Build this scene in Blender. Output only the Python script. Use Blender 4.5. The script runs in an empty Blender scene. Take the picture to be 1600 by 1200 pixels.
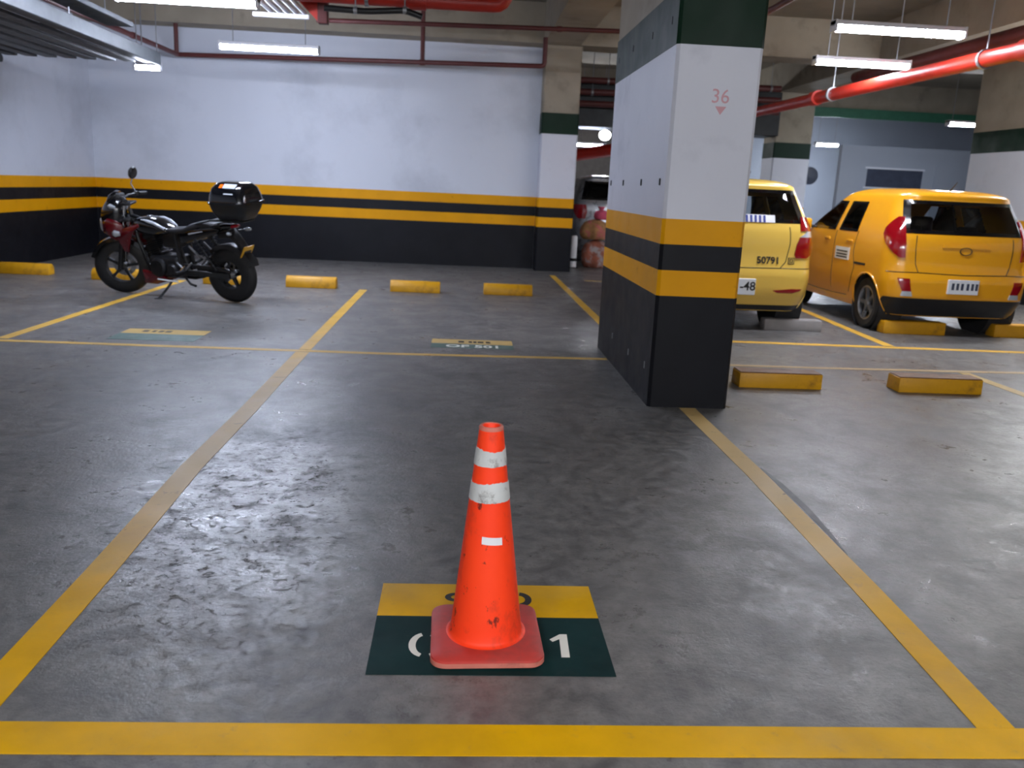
import bpy, bmesh, math, random
from mathutils import Vector, Matrix
import numpy as np

# ------------------------------------------------------------------ camera, world, exposure
scene = bpy.context.scene
COL = scene.collection
PITCH, YAW, ROLL, FPX, CAM_H = 0.22757, 0.067044, 0.046424, 1327.14, 1.34

def cam_axes():
    cy, sy = math.cos(YAW), math.sin(YAW)
    cp, sp = math.cos(PITCH), math.sin(PITCH)
    cr, sr = math.cos(ROLL), math.sin(ROLL)
    B = Matrix(((1, 0, 0), (0, 0, -1), (0, 1, 0)))
    Yw = Matrix(((cy, -sy, 0), (sy, cy, 0), (0, 0, 1)))
    P = Matrix(((1, 0, 0), (0, cp, -sp), (0, sp, cp)))
    Ro = Matrix(((cr, -sr, 0), (sr, cr, 0), (0, 0, 1)))
    return Ro @ P @ B @ Yw

_M = cam_axes()
cam_data = bpy.data.cameras.new('camera')
cam = bpy.data.objects.new('camera', cam_data)
COL.objects.link(cam)
_r, _u, _b = _M[0], -_M[1], -_M[2]
cam.matrix_world = Matrix(((_r[0], _u[0], _b[0], 0), (_r[1], _u[1], _b[1], 0), (_r[2], _u[2], _b[2], CAM_H), (0, 0, 0, 1)))
cam_data.sensor_width = 36
cam_data.sensor_fit = 'HORIZONTAL'
cam_data.lens = 36 * FPX / 1600
cam_data.clip_start = 0.05
cam_data.clip_end = 200
cam_data.dof.use_dof = True
cam_data.dof.focus_distance = 3.3
cam_data.dof.aperture_fstop = 3.4
scene.camera = cam

world = bpy.data.worlds.new('world')
world.use_nodes = True
world.node_tree.nodes['Background'].inputs[0].default_value = (0.5, 0.55, 0.65, 1)
world.node_tree.nodes['Background'].inputs[1].default_value = 0.05
scene.world = world

scene.view_settings.view_transform = 'Standard'
scene.view_settings.look = 'None'
scene.view_settings.gamma = 1.0
scene.view_settings.use_curve_mapping = False
scene.view_settings.exposure = 0.0

LAMP_STRENGTH = 300.0          # lamps of the aisle behind the viewpoint
LAMP_COLOR = (0.94, 0.96, 1.0)
COOL_STRENGTH = 225.0          # cooler tubes over the bays
COOL_COLOR = (0.72, 0.80, 1.0)
random.seed(7)

# ------------------------------------------------------------------ materials
def lin(c):
    return tuple(((x / 255) / 12.92 if x / 255 <= 0.04045 else ((x / 255 + 0.055) / 1.055) ** 2.4) for x in c)

class NT:
    """small helper around a material's node tree"""
    def __init__(self, name):
        self.m = bpy.data.materials.new(name)
        self.m.use_nodes = True
        self.t = self.m.node_tree
        self.n = self.t.nodes
        self.l = self.t.links
        self.bsdf = self.n['Principled BSDF']
        self.co = None
    def coord(self):
        if self.co is None:
            self.co = self.n.new('ShaderNodeTexCoord').outputs['Object']
        return self.co
    def noise(self, scale, detail=4, rough=0.55, vec=None, dist=0.0):
        k = self.n.new('ShaderNodeTexNoise')
        k.inputs['Scale'].default_value = scale
        k.inputs['Detail'].default_value = detail
        k.inputs['Roughness'].default_value = rough
        k.inputs['Distortion'].default_value = dist
        self.l.new(vec if vec is not None else self.coord(), k.inputs['Vector'])
        return k.outputs['Fac']
    def mapr(self, v, a, b, c=0.0, d=1.0):
        k = self.n.new('ShaderNodeMapRange')
        k.inputs[1].default_value = a; k.inputs[2].default_value = b
        k.inputs[3].default_value = c; k.inputs[4].default_value = d
        self.l.new(v, k.inputs[0])
        return k.outputs[0]
    def mix(self, fac, a, b, mode='MIX'):
        k = self.n.new('ShaderNodeMix')
        k.data_type = 'RGBA'
        k.blend_type = mode
        for idx, val in ((0, fac), (6, a), (7, b)):
            s = k.inputs[idx]
            if isinstance(val, (int, float)):
                s.default_value = val
            elif isinstance(val, tuple):
                s.default_value = (*val[:3], 1)
            else:
                self.l.new(val, s)
        return k.outputs[2]
    def math(self, op, a, b=None, clamp=False):
        k = self.n.new('ShaderNodeMath')
        k.operation = op
        k.use_clamp = clamp
        for i, v in enumerate((a, b)):
            if v is None: continue
            if isinstance(v, (int, float)): k.inputs[i].default_value = v
            else: self.l.new(v, k.inputs[i])
        return k.outputs[0]
    def scaled(self, sc, loc=(0, 0, 0), rot=(0, 0, 0)):
        k = self.n.new('ShaderNodeMapping')
        k.inputs['Scale'].default_value = sc
        k.inputs['Location'].default_value = loc
        k.inputs['Rotation'].default_value = rot
        self.l.new(self.coord(), k.inputs['Vector'])
        return k.outputs[0]
    def set(self, name, v):
        s = self.bsdf.inputs[name]
        if isinstance(v, tuple): s.default_value = (*v[:3], 1)
        elif isinstance(v, (int, float)): s.default_value = v
        else: self.l.new(v, s)
    def bump(self, h, strength=0.3, dist=0.01):
        k = self.n.new('ShaderNodeBump')
        k.inputs['Strength'].default_value = strength
        k.inputs['Distance'].default_value = dist
        self.l.new(h, k.inputs['Height'])
        self.l.new(k.outputs[0], self.bsdf.inputs['Normal'])

def mat(name, rgb, rough=0.5, metal=0.0, var=0.12, scale=6.0, bump=0.0, bscale=60.0, coat=0.0, spec=0.5, dirt=None, dscale=3.0, dlo=0.55, dhi=0.75, rv=0.07):
    k = NT(name)
    c = lin(rgb)
    n = k.noise(scale)
    f = k.mapr(n, 0.3, 0.7)
    col = k.mix(f, tuple(x * (1 - var) for x in c), tuple(min(1, x * (1 + var)) for x in c))
    if dirt is not None:
        d = k.mapr(k.noise(dscale, 8, 0.65), dlo, dhi)
        col = k.mix(d, col, lin(dirt))
    k.set('Base Color', col)
    k.set('Metallic', metal)
    k.set('Roughness', k.mapr(k.noise(scale * 1.7), 0.3, 0.7, max(0.02, rough - rv), min(1, rough + rv)))
    k.set('Specular IOR Level', spec)
    if coat:
        k.set('Coat Weight', coat); k.set('Coat Roughness', 0.05)
    if bump:
        k.bump(k.noise(bscale, 3), bump)
    return k.m

def floor_material():
    k = NT('polished_concrete')
    big = k.noise(0.55, 5, 0.6, dist=0.6)
    med = k.noise(2.6, 8, 0.68, dist=0.5)
    fine = k.noise(15, 9, 0.72)
    grit = k.noise(60, 4, 0.7)
    def zone(cx, cy, rx, ry, a=0.4, b=1.25):
        v = k.scaled((1 / rx, 1 / ry, 0), (-cx / rx, -cy / ry, 0))
        g = k.n.new('ShaderNodeVectorMath'); g.operation = 'LENGTH'
        k.l.new(v, g.inputs[0])
        return k.mapr(g.outputs['Value'], a, b, 1, 0)
    mul = lambda a, b: k.math('MULTIPLY', a, b)
    col = k.mix(k.mapr(big, 0.32, 0.68), lin((94, 93, 92)), lin((130, 128, 126)))
    mott = k.noise(7.0, 9, 0.76, dist=0.35)
    col = k.mix(k.mapr(mott, 0.44, 0.62, 0, 0.6), col, lin((62, 61, 62)))
    col = k.mix(k.mapr(med, 0.40, 0.64, 0, 0.7), col, lin((66, 65, 66)))
    col = k.mix(k.mapr(fine, 0.42, 0.68, 0, 0.62), col, lin((140, 137, 133)))
    col = k.mix(k.mapr(grit, 0.47, 0.70, 0, 0.5), col, lin((58, 57, 57)))
    # tyre dust along the bays
    st = k.noise(1.0, 7, 0.65, vec=k.scaled((2.2, 0.55, 1)))
    col = k.mix(k.mapr(st, 0.52, 0.75, 0, 0.35), col, lin((60, 59, 61)))
    # oil drips
    spots = k.mapr(k.noise(5.5, 2, 0.4, vec=k.scaled((1.0, 1.3, 1.0), (4.2, 1.7, 0))), 0.685, 0.72)
    col = k.mix(mul(spots, 0.45), col, lin((46, 45, 47)))
    # pitted zones beside the bay lines, worn at left, paler at right
    pits = k.mapr(k.noise(24, 8, 0.78, dist=0.6), 0.555, 0.63)
    blot = k.mapr(k.noise(7.5, 7, 0.72, dist=0.9), 0.50, 0.60)
    z1 = zone(-0.86, 3.30, 0.62, 1.15)
    z2 = zone(-0.74, 4.42, 0.36, 0.30)
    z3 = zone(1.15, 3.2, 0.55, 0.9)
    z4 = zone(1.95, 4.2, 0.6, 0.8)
    zp = mul(z1, pits)
    zb = mul(z1, blot)
    col = k.mix(mul(zp, 0.75), col, lin((38, 38, 41)))
    col = k.mix(mul(zb, 0.45), col, lin((56, 56, 60)))
    col = k.mix(mul(mul(z2, k.mapr(med, 0.34, 0.5)), 0.85), col, lin((42, 41, 43)))
    col = k.mix(mul(mul(z3, pits), 0.5), col, lin((58, 58, 60)))
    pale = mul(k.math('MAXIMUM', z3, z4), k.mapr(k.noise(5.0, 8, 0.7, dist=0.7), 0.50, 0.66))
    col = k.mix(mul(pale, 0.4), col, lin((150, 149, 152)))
    # hairline cracks
    crk = k.n.new('ShaderNodeTexVoronoi'); crk.feature = 'DISTANCE_TO_EDGE'
    crk.inputs['Scale'].default_value = 0.33
    wob = k.n.new('ShaderNodeVectorMath'); wob.operation = 'ADD'
    nz = k.n.new('ShaderNodeTexNoise'); nz.inputs['Scale'].default_value = 1.6; nz.inputs['Detail'].default_value = 6
    k.l.new(k.coord(), nz.inputs['Vector'])
    k.l.new(k.coord(), wob.inputs[0]); k.l.new(nz.outputs['Color'], wob.inputs[1])
    k.l.new(wob.outputs[0], crk.inputs['Vector'])
    cr_ = k.mapr(crk.outputs['Distance'], 0.0, 0.0022, 1, 0)
    col = k.mix(mul(cr_, 0.25), col, lin((50, 50, 52)))
    k.set('Base Color', col)
    r = k.mapr(med, 0.34, 0.66, 0.22, 0.42)
    r = k.math('ADD', r, k.mapr(fine, 0.40, 0.70, 0.0, 0.22))
    r = k.math('ADD', r, mul(zb, 0.16))
    r = k.math('ADD', r, mul(zp, 0.25))
    r = k.math('SUBTRACT', r, mul(z1, 0.03))
    k.set('Roughness', r)
    sp_ = k.math('ADD', 0.42, mul(z1, 0.66))
    sp_ = k.math('SUBTRACT', sp_, mul(zp, 0.35))
    sp_ = k.math('SUBTRACT', sp_, mul(zb, 0.12), True)
    k.set('Specular IOR Level', sp_)
    h = k.math('ADD', mul(fine, 0.6), mul(med, 0.8))
    h = k.math('ADD', h, mul(grit, 0.15))
    h = k.math('SUBTRACT', h, mul(zp, 0.8))
    k.bump(h, 0.34, 0.012)
    return k.m

def line_paint(name, rgb, worn=0.25):
    k = NT(name)
    c = lin(rgb)
    n = k.noise(3.0, 5)
    col = k.mix(k.mapr(n, 0.3, 0.7), tuple(x * 0.82 for x in c), tuple(min(1, x * 1.12) for x in c))
    d = k.mapr(k.noise(14, 8, 0.7), 0.60, 0.72, 0, worn)
    col = k.mix(d, col, lin((120, 112, 95)))
    col = k.mix(k.mapr(k.noise(1.3, 6, 0.6), 0.55, 0.75, 0, worn * 1.2), col, lin((170, 150, 105)))
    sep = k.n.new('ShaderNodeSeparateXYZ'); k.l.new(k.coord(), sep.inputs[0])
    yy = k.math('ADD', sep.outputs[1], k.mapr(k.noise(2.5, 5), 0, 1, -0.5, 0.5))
    band = k.math('MULTIPLY', k.mapr(yy, 2.5, 3.6), k.mapr(yy, 5.6, 8.0, 1, 0.35))  # lamp sheen and wear painted as beige along the middle stretch
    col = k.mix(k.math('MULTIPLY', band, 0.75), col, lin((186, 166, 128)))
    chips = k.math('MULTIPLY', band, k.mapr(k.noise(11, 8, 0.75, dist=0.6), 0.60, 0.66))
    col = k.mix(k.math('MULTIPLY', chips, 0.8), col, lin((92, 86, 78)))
    k.set('Base Color', col)
    k.set('Roughness', k.mapr(k.noise(5), 0.3, 0.7, 0.36, 0.52)); k.set('Specular IOR Level', 0.1)
    k.bump(k.noise(40, 4), 0.1, 0.004)
    return k.m

def emit(name, color, strength):
    m = bpy.data.materials.new(name)
    m.use_nodes = True
    nt = m.node_tree
    nt.nodes.remove(nt.nodes['Principled BSDF'])
    e = nt.nodes.new('ShaderNodeEmission')
    e.inputs[0].default_value = (*color, 1)
    e.inputs[1].default_value = strength
    nt.links.new(e.outputs[0], nt.nodes['Material Output'].inputs[0])
    return m

def car_glass(name, tint):
    k = NT(name)
    k.n.remove(k.bsdf)
    tr = k.n.new('ShaderNodeBsdfTransparent'); tr.inputs[0].default_value = (*tint, 1)
    gl = k.n.new('ShaderNodeBsdfGlossy'); gl.inputs['Roughness'].default_value = 0.03
    fr = k.n.new('ShaderNodeFresnel'); fr.inputs[0].default_value = 1.5
    mx = k.n.new('ShaderNodeMixShader')
    k.l.new(fr.outputs[0], mx.inputs[0]); k.l.new(tr.outputs[0], mx.inputs[1]); k.l.new(gl.outputs[0], mx.inputs[2])
    k.l.new(mx.outputs[0], k.n['Material Output'].inputs[0])
    return k.m

M = {}
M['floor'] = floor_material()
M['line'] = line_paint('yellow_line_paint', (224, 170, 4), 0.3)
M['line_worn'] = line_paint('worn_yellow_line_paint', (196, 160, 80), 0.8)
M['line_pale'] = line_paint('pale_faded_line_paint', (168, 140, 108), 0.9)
M['sign_green'] = mat('dark_green_floor_paint', (14, 44, 44), 0.55, spec=0.08, var=0.25, dirt=(32, 52, 52), dscale=7)
M['sign_green_worn'] = mat('worn_green_floor_paint', (70, 96, 88), 0.45, var=0.25, dirt=(100, 106, 102), dscale=6)
M['sign_letter'] = mat('white_stencil_paint', (226, 226, 216), 0.45, var=0.06)
M['sign_black'] = mat('black_stencil_paint', (30, 26, 20), 0.5)
M['wall'] = mat('white_wall_paint', (205, 209, 219), 0.55, var=0.03, scale=0.8, bump=0.05, bscale=30, dirt=(172, 176, 186), dscale=0.7, dlo=0.5, dhi=0.85)
M['wall_far'] = mat('far_grey_wall_paint', (150, 158, 172), 0.6, var=0.05, scale=0.6)
M['pillar_white'] = mat('white_pillar_paint', (206, 208, 219), 0.5, var=0.03, scale=1.5, bump=0.05, bscale=30, dirt=(180, 182, 194), dscale=2.0, dlo=0.55, dhi=0.8)
M['yellow_paint'] = mat('yellow_wall_paint', (222, 154, 0), 0.5, spec=0.18, var=0.06, scale=2.5, dirt=(176, 120, 14), dscale=9, dlo=0.62, dhi=0.75)
M['black_paint'] = mat('black_wall_paint', (15, 16, 22), 0.5, spec=0.22, var=0.2, scale=3, bump=0.06, bscale=25, dirt=(40, 40, 47), dscale=10, dlo=0.66, dhi=0.78)
M['green_paint'] = mat('green_wall_paint', (4, 36, 20), 0.5, spec=0.2, var=0.12, scale=3)
M['green_light'] = mat('pale_green_beam_paint', (58, 112, 88), 0.5)
M['rail_grey'] = mat('grey_painted_rail', (84, 89, 93), 0.55)
M['concrete'] = mat('bare_concrete', (150, 140, 124), 0.8, var=0.12, scale=2.0, bump=0.2, bscale=12, dirt=(118, 110, 98), dscale=2.2)
M['ceiling'] = mat('ceiling_concrete', (128, 119, 106), 0.85, var=0.15, scale=1.2, bump=0.25, bscale=8)
M['red_pipe'] = mat('red_pipe_paint', (168, 38, 24), 0.42, var=0.12, scale=4)
M['dark_red_pipe'] = mat('dark_red_pipe_paint', (88, 38, 36), 0.5, var=0.15, scale=4)
M['galv'] = mat('galvanised_steel', (150, 152, 156), 0.42, 0.6, var=0.12)
M['dark_steel'] = mat('dark_grey_steel', (46, 48, 50), 0.5, 0.4, var=0.2)
M['white_plastic'] = mat('white_plastic', (222, 222, 226), 0.4, var=0.04)
M['lamp'] = emit('lit_tube', LAMP_COLOR, LAMP_STRENGTH)
M['lamp_right'] = emit('cool_lit_tube_right', (0.84, 0.88, 1.0), 155.0)
M['lamp_far'] = emit('far_lit_tube', (0.84, 0.90, 1.0), 420.0)
M['lamp_cool'] = emit('cool_lit_tube', COOL_COLOR, COOL_STRENGTH)
M['stop'] = mat('yellow_stop_paint', (208, 150, 8), 0.5, var=0.1, scale=5, bump=0.12, bscale=25, dirt=(150, 104, 20), dscale=7, dlo=0.55, dhi=0.75)
M['stop_top'] = mat('dirty_stop_top', (110, 68, 22), 0.6, var=0.25, scale=6, bump=0.15, bscale=25, dirt=(72, 52, 34), dscale=5, dlo=0.5, dhi=0.7)
M['stop_grey'] = mat('grey_concrete_stop', (150, 146, 144), 0.7, var=0.12, scale=6, bump=0.15, bscale=25)
M['rubber_dark'] = mat('black_rubber', (20, 20, 22), 0.6, var=0.15)
M['black_plastic'] = mat('black_plastic', (18, 18, 21), 0.4, var=0.15)
M['black_gloss'] = mat('black_gloss', (10, 10, 13), 0.14, var=0.1, coat=0.6)
M['chrome'] = mat('chrome', (205, 206, 210), 0.15, 1.0, var=0.03)
M['alloy'] = mat('alloy_metal', (150, 152, 156), 0.32, 0.9, var=0.08)
M['engine'] = mat('dark_engine_metal', (42, 42, 44), 0.42, 0.7, var=0.3, scale=12)
M['red_paint'] = mat('dark_red_gloss', (92, 9, 17), 0.22, var=0.1, coat=0.6)
M['seat_vinyl'] = mat('black_vinyl', (30, 30, 33), 0.5, var=0.1, bump=0.1, bscale=200)
M['tank_graphic'] = mat('silver_graphic', (196, 200, 208), 0.25, 0.2, var=0.05)
M['lens_clear'] = mat('clear_lens', (190, 196, 202), 0.08, 0.3, var=0.04, coat=0.8)
M['lens_red'] = mat('red_lens', (138, 6, 20), 0.10, var=0.15, coat=0.8)
M['lens_orange'] = mat('amber_lens', (214, 100, 20), 0.15, var=0.1, coat=0.6)
M['plate_yellow'] = mat('yellow_plate', (216, 164, 40), 0.4, var=0.05)
M['plate_white'] = mat('white_plate', (218, 222, 226), 0.35, var=0.04)
M['black_ink'] = mat('black_ink', (22, 22, 24), 0.5, var=0.05)
M['blue_ink'] = mat('blue_ink', (20, 44, 132), 0.45, var=0.05)
M['red_ink'] = mat('faded_red_ink', (202, 150, 158), 0.5, var=0.1)
M['taxi_pale'] = mat('pale_yellow_car_paint', (230, 190, 84), 0.3, var=0.0, coat=0.7, rv=0.0)
M['taxi_deep'] = mat('golden_yellow_car_paint', (226, 158, 22), 0.3, var=0.0, coat=0.7, rv=0.0)
M['car_silver'] = mat('silver_car_paint', (150, 152, 158), 0.3, 0.5, var=0.03, coat=0.8)
M['car_glass'] = car_glass('tinted_car_glass', (0.5, 0.54, 0.56))
M['interior'] = mat('dark_interior', (40, 40, 42), 0.8, var=0.15)
M['tan_cloth'] = mat('tan_patterned_cloth', (176, 130, 84), 0.9, var=0.35, scale=9, dirt=(198, 110, 108), dscale=6, dlo=0.5, dhi=0.6)
M['pink_cloth'] = mat('pink_cloth', (206, 84, 116), 0.85, var=0.2, scale=8)
M['rust_cloth'] = mat('rust_cloth', (156, 92, 72), 0.9, var=0.35, scale=9, dirt=(170, 160, 160), dscale=6, dlo=0.5, dhi=0.6)
M['filler'] = mat('grey_crack_filler', (80, 80, 82), 0.55, var=0.2, scale=8)
M['dark_glass'] = mat('dark_window', (66, 72, 88), 0.2, var=0.1)

def cone_material():
    k = NT('orange_cone_plastic')
    c = lin((255, 68, 26))
    col = k.mix(k.mapr(k.noise(5, 5), 0.35, 0.7), c, lin((250, 62, 26)))
    sm = k.mapr(k.noise(9, 8, 0.7, vec=k.scaled((1, 1, 0.55))), 0.54, 0.70, 0, 0.6)
    col = k.mix(sm, col, lin((150, 52, 38)))
    sp = k.mapr(k.noise(26, 4, 0.6, vec=k.scaled((1, 1, 0.6), (3, 1, 0))), 0.645, 0.69, 0, 0.85)
    col = k.mix(sp, col, lin((62, 26, 24)))
    k.set('Base Color', col); k.set('Roughness', 0.5); k.set('Specular IOR Level', 0.3)
    return k.m
def tape_material():
    k = NT('worn_reflective_tape')
    col = k.mix(k.mapr(k.noise(8, 4), 0.3, 0.7), lin((208, 210, 208)), lin((186, 188, 188)))
    sp = k.mapr(k.noise(22, 7, 0.7), 0.52, 0.64, 0, 0.8)
    col = k.mix(sp, col, lin((112, 106, 102)))
    k.set('Base Color', col); k.set('Roughness', 0.45)
    return k.m
M['cone'] = cone_material()
M['cone_base'] = mat('dull_red_cone_base', (192, 58, 50), 0.6, var=0.1, scale=8, dirt=(138, 66, 60), dscale=7, dlo=0.45, dhi=0.75)
M['cone_rim'] = mat('scuffed_cone_rim', (196, 112, 96), 0.6, var=0.1, scale=12, dirt=(120, 70, 60), dscale=14)
M['tape'] = tape_material()

# ------------------------------------------------------------------ mesh helpers
class MB:
    def __init__(self):
        self.v = []; self.f = []
    def add(self, vs, fs):
        o = len(self.v)
        self.v += [Vector(p) for p in vs]
        self.f += [tuple(i + o for i in q) for q in fs]
        return self
    def box(self, x0, x1, y0, y1, z0, z1):
        return self.add([(x0, y0, z0), (x1, y0, z0), (x1, y1, z0), (x0, y1, z0), (x0, y0, z1), (x1, y0, z1), (x1, y1, z1), (x0, y1, z1)],
                        [(0, 3, 2, 1), (4, 5, 6, 7), (0, 1, 5, 4), (1, 2, 6, 5), (2, 3, 7, 6), (3, 0, 4, 7)])
    def rbox(self, x0, x1, y0, y1, z0, z1, r=0.01, seg=2):
        bm = bmesh.new()
        t = MB().box(x0, x1, y0, y1, z0, z1)
        vs = [bm.verts.new(p) for p in t.v]
        for q in t.f: bm.faces.new([vs[i] for i in q])
        bmesh.ops.bevel(bm, geom=list(bm.edges), offset=r, segments=seg, affect='EDGES', profile=0.5)
        return self.frombm(bm)
    def frombm(self, bm):
        bm.verts.index_update()
        self.add([v.co.copy() for v in bm.verts], [tuple(v.index for v in f.verts) for f in bm.faces])
        bm.free()
        return self
    def loft(self, rings, caps=True, closed=True):
        n = len(rings[0]); vs = [p for r in rings for p in r]; fs = []
        for i in range(len(rings) - 1):
            for j in range(n if closed else n - 1):
                a = i * n + j; b = i * n + (j + 1) % n
                fs.append((a, b, b + n, a + n))
        if caps:
            fs.append(tuple(reversed(range(n)))); fs.append(tuple(range((len(rings) - 1) * n, len(rings) * n)))
        return self.add(vs, fs)
    def tube(self, pts, r, n=10, caps=True):
        pts = [Vector(p) for p in pts]; rs = r if isinstance(r, (list, tuple)) else [r] * len(pts)
        rings = []; up = None
        for i, p in enumerate(pts):
            a = pts[max(i - 1, 0)]; b = pts[min(i + 1, len(pts) - 1)]
            t = (b - a).normalized()
            if up is None:
                up = t.orthogonal().normalized()
            else:
                up = (up - t * up.dot(t)).normalized()
            s = t.cross(up)
            rings.append([p + (up * math.cos(2 * math.pi * k / n) + s * math.sin(2 * math.pi * k / n)) * rs[i] for k in range(n)])
        return self.loft(rings, caps)
    def lathe(self, prof, n=32, caps=False, mtx=None):
        rings = [[Vector((r * math.cos(2 * math.pi * k / n), r * math.sin(2 * math.pi * k / n), z)) for k in range(n)] for r, z in prof]
        if mtx: rings = [[mtx @ p for p in q] for q in rings]
        return self.loft(rings, caps)
    def torus_prof(self, prof, n=40, mtx=None):
        """closed (r,z) profile turned round Z"""
        m = len(prof); vs = []; fs = []
        for k in range(n):
            a = 2 * math.pi * k / n
            for r, z in prof:
                p = Vector((r * math.cos(a), r * math.sin(a), z))
                vs.append(mtx @ p if mtx else p)
        for k in range(n):
            for j in range(m):
                a = k * m + j; b = k * m + (j + 1) % m; c = ((k + 1) % n) * m + (j + 1) % m; d = ((k + 1) % n) * m + j
                fs.append((a, b, c, d))
        return self.add(vs, fs)
    def prism(self, poly, fn, t0, t1):
        """poly of 2D points; fn(a,b,t) -> 3D"""
        n = len(poly)
        vs = [fn(a, b, t0) for a, b in poly] + [fn(a, b, t1) for a, b in poly]
        fs = [tuple(range(n)), tuple(reversed(range(n, 2 * n)))] + [(i, i + n, (i + 1) % n + n, (i + 1) % n) for i in range(n)]
        return self.add(vs, fs)
    def xf(self, m):
        self.v = [m @ p for p in self.v]
        return self
    def bevel(self, r=0.01, seg=2, ang=35):
        bm = bmesh.new()
        vs = [bm.verts.new(p) for p in self.v]
        for q in self.f:
            try: bm.faces.new([vs[i] for i in q])
            except ValueError: pass
        bmesh.ops.recalc_face_normals(bm, faces=list(bm.faces))
        es = [e for e in bm.edges if len(e.link_faces) == 2 and e.calc_face_angle(0) > math.radians(ang)]
        bmesh.ops.bevel(bm, geom=es, offset=r, segments=seg, affect='EDGES', profile=0.5)
        self.v = []; self.f = []
        return self.frombm(bm)
    def mesh(self, name, smooth=35, weld=False):
        bm = bmesh.new()
        vs = [bm.verts.new(p) for p in self.v]
        for q in self.f:
            try: bm.faces.new([vs[i] for i in q])
            except ValueError: pass
        if weld: bmesh.ops.remove_doubles(bm, verts=list(bm.verts), dist=0.0005)
        bmesh.ops.recalc_face_normals(bm, faces=list(bm.faces))
        if smooth:
            for f in bm.faces: f.smooth = True
            for e in bm.edges:
                if len(e.link_faces) != 2 or e.calc_face_angle(0) > math.radians(smooth): e.smooth = False
        me = bpy.data.meshes.new(name)
        bm.to_mesh(me); bm.free()
        return me
    def build(self, name, material, parent=None, smooth=35, weld=False, label=None):
        me = self.mesh(name, smooth, weld)
        me.materials.append(M[material] if isinstance(material, str) else material)
        return place(name, me, parent, label)

def place(name, me, parent=None, label=None):
    o = bpy.data.objects.new(name, me)
    COL.objects.link(o)
    if parent is not None: o.parent = parent
    if label: o['label'] = label
    return o

def tag(o, label, cat, group=None):
    o['label'] = label; o['category'] = cat
    if group: o['group'] = group
    return o

def thing(name, label, cat, loc=(0, 0, 0), rot=(0, 0, 0), group=None):
    o = bpy.data.objects.new(name, None)
    o.empty_display_size = 0.1
    COL.objects.link(o)
    o.location = loc; o.rotation_euler = rot
    return tag(o, label, cat, group)

def struct(name, mb, material, label=None, smooth=0):
    o = mb.build(name, material, None, smooth)
    o['kind'] = 'structure'
    if label: o['label'] = label
    return o

def text_mesh(s, size, extrude=0.0008, bold=0.0, mtx=None, align='LEFT'):
    c = bpy.data.curves.new('lettering', 'FONT')
    c.body = s; c.size = size; c.extrude = extrude; c.offset = bold
    c.align_x = align; c.resolution_u = 3
    o = bpy.data.objects.new('lettering', c)
    COL.objects.link(o)
    bpy.context.view_layer.update()
    me = bpy.data.meshes.new_from_object(o.evaluated_get(bpy.context.evaluated_depsgraph_get()))
    bpy.data.objects.remove(o); bpy.data.curves.remove(c)
    if mtx: me.transform(mtx)
    return me

def lettering(name, s, size, material, parent, mtx, bold=0.0, align='LEFT', label=None, extrude=0.0008):
    me = text_mesh(s, size, extrude, bold, mtx, align)
    me.materials.clear(); me.materials.append(M[material])
    return place(name, me, parent, label)

RX90 = Matrix.Rotation(math.pi / 2, 4, 'X')
def T(x, y, z): return Matrix.Translation((x, y, z))

# ------------------------------------------------------------------ room shell
XL, YB, ZB, ZC = -5.95, 14.55, 3.55, 4.15     # left wall, back wall, beam soffit, slab
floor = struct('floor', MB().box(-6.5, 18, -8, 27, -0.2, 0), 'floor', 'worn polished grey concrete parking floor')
ceiling = struct('ceiling', MB().box(-6.5, 18, -8, 27, ZC, ZC + 0.2), 'ceiling', 'dim bare concrete ceiling slab')
for (x0, x1, y0, y1) in ((1.2, 1.78, -8, 27), (6.6, 7.2, -8, 27)):
    MB().box(x0, x1, y0, y1, ZB, ZC).build('beam', 'concrete', ceiling, 0)
for (y0, y1) in ((5.9, 6.5), (14.1, 14.7), (21.0, 21.5), (-2.3, -1.7)):
    for (x0, x1) in ((-6.2, 1.2), (1.78, 6.6), (7.2, 18)):
        MB().box(x0, x1, y0, y1, ZB + 0.003, ZC).build('beam', 'concrete', ceiling, 0)
MB().box(7.2, 13.0, 20.93, 21.0, ZB - 0.22, ZB + 0.0).build('painted_beam_edge', 'green_light', ceiling, 0, label='green painted lower edge of far beam')

BANDS = (('black_dado', 0.0, 0.72, 'black_paint'), ('yellow_stripe', 0.72, 0.88, 'yellow_paint'), ('black_stripe', 0.88, 1.04, 'black_paint'), ('yellow_stripe', 1.04, 1.195, 'yellow_paint'))
def wall_bands(parent, fn):
    for n, z0, z1, m in BANDS: fn(z0, z1).build(n, m, parent, 0)
wb = struct('wall_back', MB().box(-6.2, 1.3, YB, YB + 0.25, 0, ZC), 'wall', 'white back wall with yellow and black stripes')
wall_bands(wb, lambda a, b: MB().box(XL + 0.005, 1.235, YB - 0.004, YB + 0.02, a, b))
wl = struct('wall_left', MB().box(XL - 0.25, XL, -8, YB, 0, ZC), 'wall', 'white left wall with yellow and black stripes')
wall_bands(wl, lambda a, b: MB().box(XL - 0.02, XL + 0.004, -7.9, YB - 0.004, a, b))
wr = struct('wall_right', MB().box(8.22, 8.5, -8, 13.85, 0, ZC), 'wall', 'white wall with green band at the right')
MB().box(8.214, 8.24, -7.9, 13.856, 2.2, 2.53).build('green_band', 'green_paint', wr, 0)
MB().box(8.214, 8.24, -7.9, 13.856, 2.53, ZC - 0.01).build('concrete_top', 'concrete', wr, 0)
wall_bands(wr, lambda a, b: MB().box(8.214, 8.24, -7.9, 13.856, a, b))
M['shade_concrete'] = mat('shade_painted_concrete', (58, 54, 52), 0.85)  # end wall colour darkened to stand in for shade
struct('wall_end', MB().box(1.0, 6.2, 24.5, 24.8, 0, ZC), 'shade_concrete', 'end wall far beyond the far pillar, coloured dark for shade')
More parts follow.
